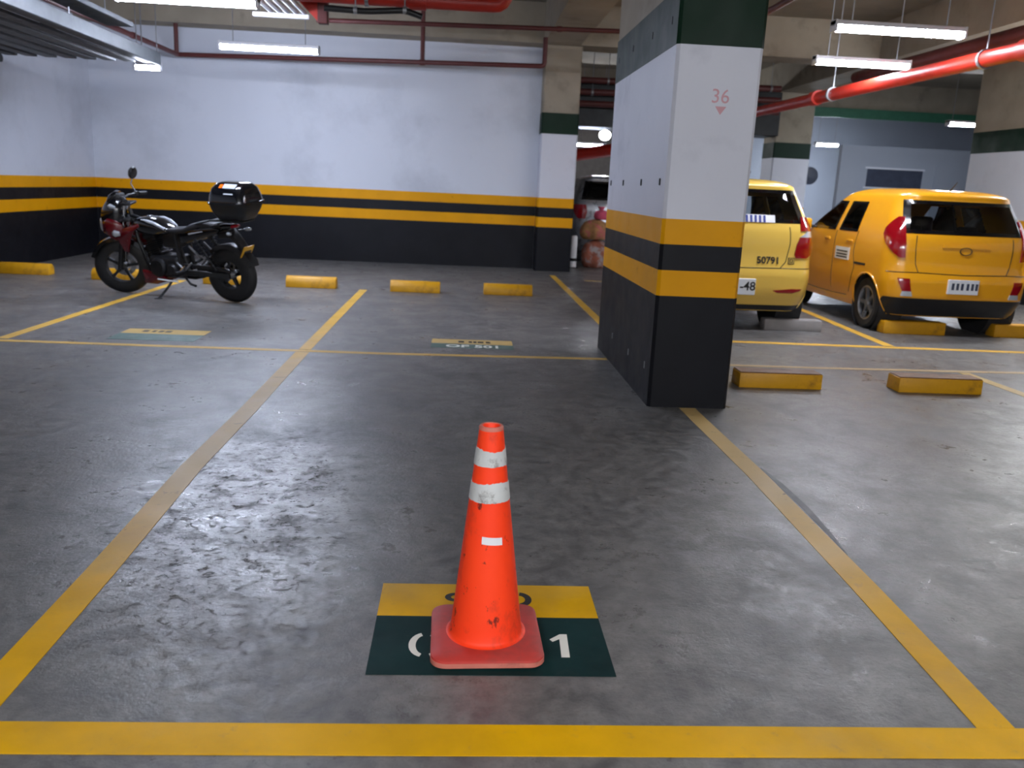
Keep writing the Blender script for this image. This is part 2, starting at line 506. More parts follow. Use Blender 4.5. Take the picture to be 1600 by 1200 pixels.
wf = struct('wall_far', MB().box(6.2, 18, 24.5, 24.8, 0, ZC), 'wall_far', 'grey far wall beyond the taxis')
struct('wall_side', MB().box(17.6, 17.9, 13.85, 24.5, 0, ZC), 'wall_far', 'far side wall')
struct('wall_front', MB().box(-6.2, 8.5, -8, -7.7, 0, ZC), 'wall', 'wall behind the viewpoint')
# grey partition with a dark window beyond the right-hand taxi
wp = struct('wall_partition', MB().box(8.6, 12.6, 19.6, 19.75, 0, 2.62), 'wall_far', 'pale grey partition beyond the right-hand taxi')
win = MB().box(9.25, 10.55, 19.57, 19.6, 1.72, 2.12).build('window_pane', 'dark_glass', wp, 0, label='dark window in grey partition')
MB().box(9.2, 10.6, 19.58, 19.6, 2.12, 2.16).build('window_frame', 'wall', win, 0)
MB().box(9.2, 10.6, 19.58, 19.6, 1.68, 1.72).build('window_frame', 'wall', win, 0)
MB().box(10.85, 11.5, 19.57, 19.6, 0.02, 2.3).build('door_panel', 'wall_far', wp, 0)
MB().lathe([(0.0, -0.02), (0.2, -0.02), (0.2, 0.0)], 20, mtx=T(7.9, 19.58, 1.9) @ RX90).build('round_notice', 'dark_glass', wp, 0)

# ------------------------------------------------------------------ pillars
def pillar(label, x0, x1, y0, y1, group='striped square pillars', top=ZB, cham=0.02):
    p = thing('pillar', label, 'pillar', ((x0 + x1) / 2, (y0 + y1) / 2, 0), group=group)
    hx, hy = (x1 - x0) / 2, (y1 - y0) / 2
    def sleeve(a, b, e):
        X, Y, c = hx + e, hy + e, cham
        poly = [(-X + c, -Y), (X - c, -Y), (X, -Y + c), (X, Y - c), (X - c, Y), (-X + c, Y), (-X, Y - c), (-X, -Y + c)]
        return MB().prism(poly, lambda u, v, t: (u, v, t), a, b)
    sleeve(2.53, top, 0.0).build('concrete_top', 'concrete', p, 0)
    sleeve(2.205, 2.53, 0.006).build('green_band', 'green_paint', p, 0)
    sleeve(1.195, 2.205, 0.003).build('white_field', 'pillar_white', p, 0)
    for n, z0, z1, m in BANDS: sleeve(z0, z1, 0.003).build(n, m, p, 0)
    return p, hx, hy
p1, hx, hy = pillar('large striped square pillar with faded red 36 beside the two taxis', 1.235, 1.75, 5.25, 7.34)
lettering('number', '36', 0.115, 'red_ink', p1, T(1.518 - 1.4925, -hy - 0.0045, 1.885) @ RX90, align='CENTER', label='faded red number 36')
MB().prism([(-0.034, 0.0), (0.034, 0.0), (0.0, -0.048)], lambda a, b, t: (1.525 - 1.4925 + a, -hy - 0.0035 - t, 1.865 + b), 0, 0.001).build('arrow_mark', 'red_ink', p1, 0, label='faded red downward triangle')
for (y, z) in ((6.64, 1.41), (5.97, 1.412), (5.40, 1.414), (7.19, 1.41), (6.62, 2.378), (5.96, 2.362), (5.415, 2.36), (7.2, 2.37)):
    MB().rbox(-hx - 0.011, -hx - 0.003, y - 6.295 - 0.009, y - 6.295 + 0.009, z - 0.022, z + 0.022, 0.003, 1).build('metal_tab', 'dark_steel', p1, 0)
for (y, z) in ((6.64, 0.22), (5.97, 0.22), (5.42, 0.24)):
    MB().rbox(-hx - 0.008, -hx - 0.001, y - 6.295 - 0.006, y - 6.295 + 0.006, z - 0.024, z + 0.024, 0.003, 1).build('metal_tab', 'galv', p1, 0)
pillar('far striped square pillar at the end of the back wall', 1.24, 1.83, 14.2, 14.85)
pillar('distant striped pillar seen between the two taxis', 6.62, 7.42, 18.5, 19.2)
pillar('distant striped pillar behind the left-hand taxi', 3.9, 4.35, 18.4, 18.9)

# ------------------------------------------------------------------ floor paint
def strip(name, left, right, material, label, z=0.002):
    rings = [[(l[0], l[1], -0.003), (l[0], l[1], z), (r[0], r[1], z), (r[0], r[1], -0.003)] for l, r in zip(left, right)]
    return MB().loft(rings).build(name, material, floor, 0, label=label)
def vline(pts, w, material, label, z=0.002):
    strip('painted_line', [(x - w / 2, y) for x, y in pts], [(x + w / 2, y) for x, y in pts], material, label, z)
def hline(pts, w, material, label, z=0.0018):
    strip('painted_line', [(x, y + w / 2) for x, y in pts], [(x, y - w / 2) for x, y in pts], material, label, z)
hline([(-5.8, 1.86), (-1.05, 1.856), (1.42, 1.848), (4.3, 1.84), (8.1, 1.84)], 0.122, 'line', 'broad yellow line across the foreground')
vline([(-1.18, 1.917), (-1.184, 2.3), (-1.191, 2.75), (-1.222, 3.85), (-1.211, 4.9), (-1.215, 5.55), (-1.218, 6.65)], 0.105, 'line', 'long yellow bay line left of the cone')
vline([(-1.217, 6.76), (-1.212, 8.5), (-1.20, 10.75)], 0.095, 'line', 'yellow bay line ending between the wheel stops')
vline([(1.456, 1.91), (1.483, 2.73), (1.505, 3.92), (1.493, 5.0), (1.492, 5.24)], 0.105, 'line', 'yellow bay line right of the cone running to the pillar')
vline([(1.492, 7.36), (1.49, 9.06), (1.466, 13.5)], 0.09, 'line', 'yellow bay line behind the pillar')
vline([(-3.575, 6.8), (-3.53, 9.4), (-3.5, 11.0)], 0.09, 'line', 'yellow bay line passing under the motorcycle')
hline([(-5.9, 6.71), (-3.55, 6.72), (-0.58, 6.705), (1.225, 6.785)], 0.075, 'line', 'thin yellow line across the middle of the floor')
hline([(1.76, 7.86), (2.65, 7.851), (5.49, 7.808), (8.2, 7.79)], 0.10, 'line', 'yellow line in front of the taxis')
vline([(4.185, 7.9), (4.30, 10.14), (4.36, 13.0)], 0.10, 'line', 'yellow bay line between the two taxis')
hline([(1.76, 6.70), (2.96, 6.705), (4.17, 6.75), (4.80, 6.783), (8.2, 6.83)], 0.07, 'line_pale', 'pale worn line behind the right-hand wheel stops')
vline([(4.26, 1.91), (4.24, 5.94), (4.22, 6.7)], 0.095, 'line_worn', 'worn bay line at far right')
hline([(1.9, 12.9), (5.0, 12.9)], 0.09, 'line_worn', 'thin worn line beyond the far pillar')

def bay_sign(label, x0, x1, yb, ym, yt, green, yellow, skew=0.0):
    s = bpy.data.objects.new('bay_sign', None); COL.objects.link(s)
    s.parent = floor; s['label'] = label
    MB().box(x0, x1, yb, ym, -0.003, 0.0016).build('green_panel', green, s, 0)
    MB().box(x0, x1, ym, yt, -0.003, 0.0016).build('yellow_panel', yellow, s, 0)
    return s
s1 = bay_sign('green and yellow bay number panel under the cone', -0.228, 0.479, 2.138, 2.47, 2.694, 'sign_green', 'line')
# stencilled O split by its bridges, and the 1
def arc_piece(cx, cy, rx, ry, wx, wy, a0, a1, z=0.0024):
    n = 12; L = []; R_ = []
    for i in range(n + 1):
        a = math.radians(a0 + (a1 - a0) * i / n)
        L.append((cx + rx * math.cos(a), cy + ry * math.sin(a))); R_.append((cx + (rx - wx) * math.cos(a), cy + (ry - wy) * math.sin(a)))
    return MB().loft([[(l[0], l[1], 0.001), (l[0], l[1], z), (r[0], r[1], z), (r[0], r[1], 0.001)] for l, r in zip(L, R_)])
arc_piece(-0.072, 2.297, 0.046, 0.068, 0.021, 0.016, 104, 256).build('letter', 'sign_letter', s1, 0, label='white stencilled O, left half')
arc_piece(-0.062, 2.297, 0.046, 0.068, 0.021, 0.016, -76, 76).build('letter', 'sign_letter', s1, 0, label='white stencilled O, right half')
MB().prism([(0.333, 2.235), (0.358, 2.235), (0.364, 2.366), (0.342, 2.366), (0.308, 2.335), (0.316, 2.322), (0.338, 2.338)], lambda a, b, t: (a, b, t), 0.001, 0.0024).build('letter', 'sign_letter', s1, 0, label='white stencilled 1')
arc_piece(0.02, 2.60, 0.036, 0.03, 0.02, 0.016, 95, 265).build('letter', 'sign_black', s1, 0, label='black letter half hidden by the cone')
arc_piece(0.228, 2.59, 0.045, 0.05, 0.022, 0.022, -80, 80).build('letter', 'sign_black', s1, 0, label='black letter half hidden by the cone')
s2 = bay_sign('small green and yellow panel reading OF 501 on the middle of the floor', -0.226, 0.478, 7.05, 7.24, 7.45, 'sign_green_worn', 'line_worn')
lettering('letter', 'OF 501', 0.155, 'sign_letter', s2, T(0.135, 7.085, 0.0018) @ Matrix.Diagonal((1.0, 1.0, 1.0, 1)), bold=0.004, align='CENTER', label='white stencilled bay code')
for i, (x, w) in enumerate(((0.03, 0.05), (0.11, 0.03), (0.15, 0.03), (0.2, 0.05), (0.265, 0.04))):
    MB().box(x - w / 2, x + w / 2, 7.30, 7.38, 0.001, 0.0022).build('letter', 'sign_black', s2, 0)
s3 = bay_sign('small worn green and yellow panel in front of the motorcycle', -2.83, -2.14, 6.93, 7.22, 7.44, 'sign_green_worn', 'line_worn')
for i, (x, w) in enumerate(((-2.66, 0.05), (-2.59, 0.03), (-2.53, 0.04), (-2.47, 0.05))):
    MB().box(x - w / 2, x + w / 2, 7.3, 7.38, 0.001, 0.0022).build('letter', 'sign_black', s3, 0)
strip('crack_filler', [(1.563, 4.05), (1.562, 3.8), (1.560, 3.5), (1.55, 3.2), (1.545, 3.0)], [(1.568, 4.06), (1.592, 3.82), (1.594, 3.5), (1.572, 3.2), (1.548, 3.0)], 'filler', 'dark filled crack beside the right bay line', 0.001)

# ------------------------------------------------------------------ traffic cone
c = thing('traffic_cone', 'orange traffic cone with two white tape bands standing on the bay number', 'traffic cone', (0.112, 2.337, 0), (0, math.radians(-0.7), math.radians(1.0)))
def rrect(hx_, hy_, r, z, n=6):
    pts = []
    for (sx, sy, a0) in ((1, 1, 0), (-1, 1, 90), (-1, -1, 180), (1, -1, 270)):
        for i in range(n + 1):
            a = math.radians(a0 + 90 * i / n)
            pts.append(Vector((sx * (hx_ - r) + r * math.cos(a), sy * (hy_ - r) + r * math.sin(a), z)))
    return pts
MB().loft([rrect(0.158, 0.164, 0.04, 0.0), rrect(0.165, 0.171, 0.045, 0.006), rrect(0.165, 0.171, 0.045, 0.020)]).build('base_rim', 'cone_rim', c, 40)
MB().loft([rrect(0.164, 0.170, 0.045, 0.018), rrect(0.163, 0.169, 0.045, 0.026), rrect(0.155, 0.161, 0.04, 0.031), rrect(0.125, 0.128, 0.06, 0.033)]).build('base', 'cone_base', c, 50)
def cr(z): return 0.107 + (0.034 - 0.107) * (z - 0.045) / (0.672 - 0.045)
prof = [(0.124, 0.032), (0.116, 0.034), (0.110, 0.040), (0.107, 0.046)]
for i in range(1, 25):
    z = 0.046 + (0.664 - 0.046) * i / 24
    prof.append((cr(z), z))
prof += [(0.0345, 0.670), (0.031, 0.674), (0.026, 0.674), (0.0225, 0.668), (0.022, 0.64), (0.03, 0.55)]
MB().lathe(prof, 64).build('cone_body', 'cone', c, 45)
MB().torus_prof([(0.0352, 0.664), (0.0356, 0.671), (0.032, 0.676), (0.027, 0.6755), (0.026, 0.672), (0.031, 0.672), (0.033, 0.664)], 48).build('top_rim', 'cone_rim', c, 50)
def tape(z0, z1, seed):
    rnd = random.Random(seed); n = 64
    jt = [rnd.uniform(-0.002, 0.002) for _ in range(n)]; jb = [rnd.uniform(-0.0012, 0.0012) for _ in range(n)]
    for k in range(n):      # overlapping tape ends give a slanted upper edge
        jt[k] += 0.004 * math.sin(2 * math.pi * k / n * 2 + seed)
    rings = []
    for lvl in range(4):
        ring = []
        for k in range(n):
            a = 2 * math.pi * k / n
            z = (z0 + jb[k]) * (1 - (lvl in (1, 2)) * 1.0) + (z1 + jt[k]) * (lvl in (1, 2)) if False else None
            za, zb = z0 + jb[k], z1 + jt[k]
            z = (za, za, zb, zb)[lvl]
            r = cr(z) + (0.0, 0.0015, 0.0015, 0.0)[lvl]
            ring.append(Vector((r * math.cos(a), r * math.sin(a), z)))
        rings.append(ring)
    return MB().loft(rings, caps=False)
tape(0.563, 0.609, 1).build('reflective_band', 'tape', c, 40)
tape(0.459, 0.513, 4).build('reflective_band', 'tape', c, 40)
# small white sticker
rings = []
for i in range(7):
    a = math.radians(-90 + (-24 + 8 * i) + 6)
    zt = 0.362 - 0.0008 * i; zb_ = 0.340 - 0.0008 * i
    rings.append([Vector(((cr(z) + e) * math.cos(a), (cr(z) + e) * math.sin(a), z)) for z, e in ((zb_, 0.0), (zb_, 0.0012), (zt, 0.0012), (zt, 0.0))])
MB().loft(rings).build('sticker', 'white_plastic', c, 40, label='small white sticker')

# ------------------------------------------------------------------ wheel stops
def round_stop_mesh(L=0.62, D=0.17, Hh=0.14):
    prof = [(-D / 2, 0.0), (-D / 2, 0.045)]
    for i in range(1, 8):
        a = math.radians(180 - 180 * i / 8)
        prof.append((D / 2 * math.cos(a), 0.045 + (Hh - 0.045) * math.sin(a)))
    prof += [(D / 2, 0.045), (D / 2, 0.0)]
    return MB().prism(prof, lambda a, b, t: (t, a, b), -L / 2, L / 2).bevel(0.008, 2, 50)
rs_me = round_stop_mesh().mesh('wheel_stop', 40); rs_me.materials.append(M['stop'])
for x, y, lab in ((-5.45, 11.07, 'yellow wheel stop at the far left edge by the left wall'), (-4.21, 10.82, 'yellow wheel stop behind the motorcycle front wheel'),
                  (-2.86, 10.8, 'yellow wheel stop behind the motorcycle rear wheel'), (-1.85, 10.80, 'yellow wheel stop just right of the motorcycle'),
                  (-0.553, 10.74, 'middle yellow wheel stop below the back wall'), (0.616, 10.80, 'yellow wheel stop nearest the far pillar')):
    o = place('wheel_stop', rs_me); o.location = (x, y, 0); tag(o, lab, 'wheel stop', 'yellow wheel stops along the back wall')
def block_stop(x0, x1, y, label, body, top, group, D=0.19, Hh=0.115, slope=0.035):
    o = thing('wheel_stop', label, 'wheel stop', ((x0 + x1) / 2, y, 0), group=group)
    L = (x1 - x0) / 2
    b = MB().loft([[Vector(p) for p in ((-L, 0, 0), (L, 0, 0), (L, D, 0), (-L, D, 0))], [Vector(p) for p in ((-L, 0.004, Hh - 0.006), (L, 0.004, Hh - 0.006), (L, D - 0.01, Hh - 0.006), (-L, D - 0.01, Hh - 0.006))]]).bevel(0.006, 2, 50)
    b.build('block', body, o, 40)
    MB().loft([[Vector(p) for p in ((-L + .004, 0.008, Hh - 0.008), (L - .004, 0.008, Hh - 0.008), (L - .004, D - 0.014, Hh - 0.008), (-L + .004, D - 0.014, Hh - 0.008))], [Vector(p) for p in ((-L + 0.008, 0.012, Hh), (L - 0.008, 0.012, Hh), (L - 0.008, D - 0.018, Hh), (-L + 0.008, D - 0.018, Hh))]]).build('top_face', top, o, 0)
    return o
G2 = 'block wheel stops on the right'
block_stop(2.045, 2.66, 5.89, 'yellow block wheel stop right beside the large pillar', 'stop', 'stop_top', G2)
block_stop(3.24, 3.875, 5.89, 'yellow block wheel stop with dirty brown top at right foreground', 'stop', 'stop_top', G2)
block_stop(3.21, 3.825, 8.66, 'grey concrete wheel stop under the left-hand taxi', 'stop_grey', 'stop_grey', G2, D=0.16)
block_stop(4.52, 5.2, 8.70, 'yellow block wheel stop behind the left rear wheel of the right-hand taxi', 'stop', 'stop', G2, D=0.16, Hh=0.135)
block_stop(5.76, 6.4, 8.72, 'yellow block wheel stop cut by the right picture edge', 'stop', 'stop', G2, D=0.16, Hh=0.135)

# ------------------------------------------------------------------ lamps
def batten(label, x, y, z, L=1.22, rotz=0.0, w=0.12, tube='lamp_cool', group='ceiling tube lamps', rods=True, top=ZC):
    o = thing('tube_lamp', label, 'lamp', (x, y, z), (0, 0, rotz), group)
    MB().rbox(-L / 2, L / 2, -w / 2, w / 2, 0.03, 0.075, 0.006, 1).build('housing', 'white_plastic', o, 0)
    prof = [(w / 2 * math.cos(a), -0.05 * math.sin(a) + 0.03) for a in [math.pi * i / 8 for i in range(9)]]
    MB().prism(prof, lambda a, b, t: (t, a, b), -L / 2 + 0.02, L / 2 - 0.02).build('tube', tube, o, 0)
    for s in (-1, 1):
        MB().rbox(s * (L / 2 - 0.012) - 0.012, s * (L / 2 - 0.012) + 0.012, -w / 2 - 0.003, w / 2 + 0.003, -0.022, 0.078, 0.004, 1).build('end_cap', 'white_plastic', o, 0)
        if rods:
            MB().tube([(s * L * 0.36, 0, 0.07), (s * L * 0.36, 0, top - z)], 0.006, 6).build('hanger_rod', 'galv', o, 40)
    return o
batten('lit tube lamp nearest the top left corner', -2.57, 8.52, 2.85, L=1.3)
batten('lit tube lamp hanging in front of the white back wall', -2.43, 11.3, 2.85)
batten('upper lit tube lamp over the two taxis', 3.88, 7.98, 2.85, tube='lamp_right')
batten('lower lit tube lamp over the two taxis', 4.43, 9.88, 2.85, L=1.1, tube='lamp_right')
batten('short lit lamp at far right beyond the red pipe', 9.15, 15.8, 2.82, L=0.62, w=0.16, tube='lamp_far')
batten('distant short lit lamp above the partition', 9.3, 22.2, 2.75, L=0.6, w=0.2, tube='lamp_far')
batten('small lamp at the end of the slatted rack', -3.98, 11.5, 2.58, L=0.34, w=0.03)
batten('distant lit lamp seen between the far pillar and the large pillar', 2.95, 20.4, 2.36, L=0.7, w=0.12)
for (x, y, lab) in ((-2.2, -2.0, 'tube lamp behind the viewpoint on the left'), (0.6, -2.6, 'tube lamp behind the viewpoint in the middle'),
                    (3.4, -2.2, 'tube lamp behind the viewpoint on the right'), (7.2, 9.5, 'added unseen tube lamp that brightens the right wall'), (0.5, -4.5, 'tube lamp far behind the viewpoint')):  # far right one is added out of frame to brighten the right wall
    batten(lab, x, y, 2.85, tube='lamp')
bl = thing('bulb_lamp', 'distant round white bulb beside the large pillar', 'lamp', (3.52, 22.0, 2.72))
MB().lathe([(0.001, -0.13), (0.08, -0.11), (0.13, -0.05), (0.14, 0.0), (0.12, 0.06), (0.05, 0.1)], 20).build('globe', 'lamp', bl)
MB().tube([(0, 0, 0.09), (0, 0, 0.16)], 0.05, 12).build('socket', 'white_plastic', bl)
MB().tube([(0, 0, 0.15), (0, 0, ZC - 2.72)], 0.008, 6).build('cord', 'black_plastic', bl)

# ------------------------------------------------------------------ pipes, conduits, rack
def pipe(name, label, pts, r, material, cat='pipe', group=None, couplings=(), hangers=()):
    o = thing(name, label, cat, pts[0], group=group)
    P0 = Vector(pts[0]); L = [Vector(p) - P0 for p in pts]
    dense = []
    for i, p in enumerate(L):
        if 0 < i < len(L) - 1:
            a = (L[i - 1] - p).normalized(); b = (L[i + 1] - p).normalized(); k = r * 1.6
            for t in (0, 0.25, 0.5, 0.75, 1):
                dense.append((p + a * k) * (1 - t) ** 2 + p * 2 * t * (1 - t) + (p + b * k) * t ** 2)
        else: dense.append(p)
    MB().tube(dense, r, 14).build('run', material, o)
    for (p, d) in couplings:
        p = Vector(p) - P0; d = Vector(d).normalized()
        MB().tube([p - d * r * 1.1, p + d * r * 1.1], r * 1.25, 14).build('coupling', material, o)
    for p in hangers:
        p = Vector(p) - P0
        MB().tube([p + Vector((0, 0, r)), (p.x, p.y, ZC - P0.z)], 0.007, 6).build('hanger_rod', 'galv', o)
        MB().tube([p - Vector((0, 0.018, 0)), p + Vector((0, 0.018, 0))], r * 1.18, 14).build('clamp', 'galv', o) if abs(L[-1].y) > abs(L[-1].x) else MB().tube([p - Vector((0.018, 0, 0)), p + Vector((0.018, 0, 0))], r * 1.18, 14).build('clamp', 'galv', o)
    return o
GP = 'red fire sprinkler pipes'
sp = pipe('sprinkler_pipe', 'dark red sprinkler pipe running along the top of the back wall', [(-4.6, 9.2, 3.1), (-4.45, 14.2, 3.1), (-0.66, 13.56, 3.1), (1.15, 13.25, 3.1), (1.15, 13.25, 3.5)], 0.035, 'dark_red_pipe', group=GP,
          couplings=(((-0.66, 13.56, 3.1), (1, -0.17, 0)), ((-4.5, 12.5, 3.1), (0.03, 1, 0))))
MB().tube([(-0.66 + 4.6, 13.56 - 9.2, 0), (-0.66 + 4.6, 13.56 - 9.2, 1.05)], 0.033, 12).build('riser', 'dark_red_pipe', sp)
MB().tube([(-4.45 + 4.6, 14.15 - 9.2, 0), (-4.45 + 4.6, 14.15 - 9.2, 0.44)], 0.033, 12).build('riser', 'dark_red_pipe', sp)
pipe('sprinkler_pipe', 'thin red pipe under the ceiling in front of the far pillar', [(-2.0, 12.2, 3.38), (1.9, 11.75, 3.38), (3.6, 11.6, 3.38)], 0.03, 'dark_red_pipe', group=GP, couplings=(((1.2, 11.83, 3.38), (1, -0.1, 0)),))
pipe('sprinkler_pipe', 'thick red main pipe crossing the top of the picture', [(-3.6, 9.1, 3.1), (-1.3, 9.1, 3.1), (0.37, 9.1, 3.1), (0.37, 9.1, 3.65)], 0.075, 'red_pipe', group=GP, couplings=(((-0.5, 9.1, 3.1), (1, 0, 0)),), hangers=((-1.0, 9.1, 3.1),))
pipe('sprinkler_pipe', 'large bright red pipe running above the taxis', [(4.80, 2.0, 2.66), (4.66, 9.0, 2.66), (4.55, 14.5, 2.66)], 0.075, 'red_pipe', group=GP, couplings=(((4.70, 7.3, 2.66), (0, 1, 0)), ((4.6, 11.5, 2.66), (0, 1, 0))), hangers=((4.685, 7.9, 2.66), (4.61, 11.0, 2.66)))
pipe('sprinkler_pipe', 'upper red pipe in the top right corner', [(6.1, 5.0, 3.22), (6.0, 13.5, 3.22)], 0.09, 'dark_red_pipe', group=GP, hangers=((6.05, 9.2, 3.22),))
pipe('sprinkler_pipe', 'thin red pipe beside the top of the large pillar', [(2.92, 4.0, 3.12), (2.92, 13.5, 3.12)], 0.03, 'dark_red_pipe', group=GP, hangers=((2.92, 7.0, 3.12), (2.92, 11.0, 3.12)))
pipe('sprinkler_pipe', 'distant red pipe seen through the gap beside the far pillar', [(1.95, 19.0, 2.0), (3.6, 18.2, 2.28)], 0.13, 'red_pipe', group=GP, hangers=((2.05, 18.952, 2.017),))
for k in range(3):
    pipe('sprinkler_pipe', ('lowest', 'middle', 'highest')[k] + ' distant dark red pipe right of the far pillar', [(1.9, 17.6, 3.02 + 0.22 * k), (6.2, 17.3, 3.02 + 0.22 * k)], 0.06, 'dark_red_pipe', group=GP, hangers=((2.2 + 0.3 * k, 17.58 - 0.02 * k, 3.02 + 0.22 * k), (5.4 + 0.3 * k, 17.35 - 0.02 * k, 3.02 + 0.22 * k)))
dk = thing('added_dark_mass', 'added dark duct high up beyond the far pillar', 'mass', (4.2, 18.0, 2.62))  # dark box added to make the space beyond the pillar read as shaded
MB().rbox(-2.3, 2.3, 0, 0.9, 0, 0.86, 0.01, 1).build('casing', 'dark_steel', dk, 0)
for x in (-2.1, -0.9, 0.3, 1.5):
    MB().rbox(x - 0.02, x + 0.02, -0.015, 0.915, -0.015, 0.875, 0.004, 1).build('flange', 'dark_steel', dk, 0)
    MB().tube([(x, 0.45, 0.87), (x, 0.45, ZC - 2.62)], 0.01, 6).build('hanger_rod', 'galv', dk)
hf = thing('pipe_bracket', 'brown red steel pipe bracket beside the upper left lamp', 'bracket', (-1.46, 9.3, 2.86))
MB().rbox(-0.05, 0.05, -0.05, 0.05, 0, ZC - 2.86, 0.006, 1).build('post', 'dark_red_pipe', hf, 0)
MB().rbox(-0.42, -0.05, -0.04, 0.04, 0.28, 0.40, 0.006, 1).build('arm', 'red_pipe', hf, 0)
MB().prism([(-0.05, 0.30), (-0.05, 0.02), (-0.34, 0.30)], lambda a, b, t: (a, t, b), -0.02, 0.02).build('gusset', 'red_pipe', hf, 0)
for k in range(5):
    x = -2.02 + 0.085 * k
    pipe('conduit', ('first', 'second', 'third', 'fourth', 'fifth')[k] + ' white conduit from the left in the bundle beside the upper left lamp', [(x + 0.12, 5.5, 2.985), (x, 8.95, 2.985), (x + 0.02, 9.4, 2.97)], 0.022, 'white_plastic', 'conduit', 'white conduits near the upper left lamp', hangers=((x + 0.06, 7.2, 2.985),))
cs = MB().rbox(-0.3, 0.26, -0.025, 0.025, -0.02, 0.02, 0.004, 1).build('conduit_rail', 'white_plastic', None, 0); cs.location = (-1.86, 9.32, 2.92)
tag(cs, 'white crossbar under the ends of the conduit bundle', 'rail')
pipe('cable', 'black cable sagging under the red main pipe', [(-1.40, 9.0, 2.96), (-1.0, 9.0, 2.95), (-0.62, 9.0, 2.98), (-0.45, 9.0, 2.93)], 0.03, 'black_plastic', 'cable', hangers=((-1.1, 9.0, 2.955), (-0.62, 9.0, 2.98)))

rk = thing('slatted_rack', 'dark slatted metal rack hanging under the ceiling at top left', 'rack', (-4.8, 6.0, 2.62))
for s, m in ((-1, 'dark_steel'), (1, 'rail_grey')):
    MB().rbox(s * 1.04 - 0.03, s * 1.04 + 0.03, -5.0, 5.25, -0.02, 0.12, 0.006, 1).build('side_rail', m, rk, 0)
for i in range(9):
    x = -0.93 + i * 0.2325
    MB().rbox(x - 0.07, x + 0.07, -5.0, 5.25, 0.0, 0.03, 0.004, 1).build('slat', 'dark_steel' if i % 3 else 'rail_grey', rk, 0)
for i in range(6):
    y = -4.6 + i * 1.94
    MB().rbox(-1.01, 1.01, y - 0.03, y + 0.03, 0.032, 0.075, 0.004, 1).build('crossbar', 'dark_steel', rk, 0)
    for s in (-1, 1):
        MB().tube([(s * 0.9, y, 0.05), (s * 0.9, y, ZC - 2.62)], 0.008, 6).build('hanger_rod', 'galv', rk)
MB().tube([(-0.85, 5.0, -0.06), (-0.7, 5.0, -0.06)], 0.05, 12).build('cap', 'black_plastic', rk)
ww = MB().rbox(-0.14, 0.14, -4.5, 3.6, 0, 0.05, 0.004, 1).build('wireway', 'rail_grey', None, 0); ww.location = (-3.8, 6.6, 2.86)
tag(ww, 'pale metal wireway running above the edge of the slatted rack', 'wireway')
for y in (4.0, 7.0, 9.8):
    MB().tube([(0, y - 6.6, 0.04), (0, y - 6.6, ZC - 2.86)], 0.007, 6).build('hanger_rod', 'galv', ww)

# ------------------------------------------------------------------ cars
def pchip(xs, ys):
    xs = list(xs); ys = list(ys); n = len(xs)
    h = [xs[i + 1] - xs[i] for i in range(n - 1)]; d = [(ys[i + 1] - ys[i]) / h[i] for i in range(n - 1)]
    m = [d[0]] + [0 if d[i - 1] * d[i] <= 0 else 2 * d[i - 1] * d[i] / (d[i - 1] + d[i]) for i in range(1, n - 1)] + [d[-1]]
    def fn(x):
        if x <= xs[0]: return ys[0]
        if x >= xs[-1]: return ys[-1]
        i = 0
        while x > xs[i + 1]: i += 1
        t = (x - xs[i]) / h[i]
        return ((2 * t ** 3 - 3 * t ** 2 + 1) * ys[i] + (t ** 3 - 2 * t ** 2 + t) * h[i] * m[i] + (-2 * t ** 3 + 3 * t ** 2) * ys[i + 1] + (t ** 3 - t ** 2) * h[i] * m[i + 1])
    return fn

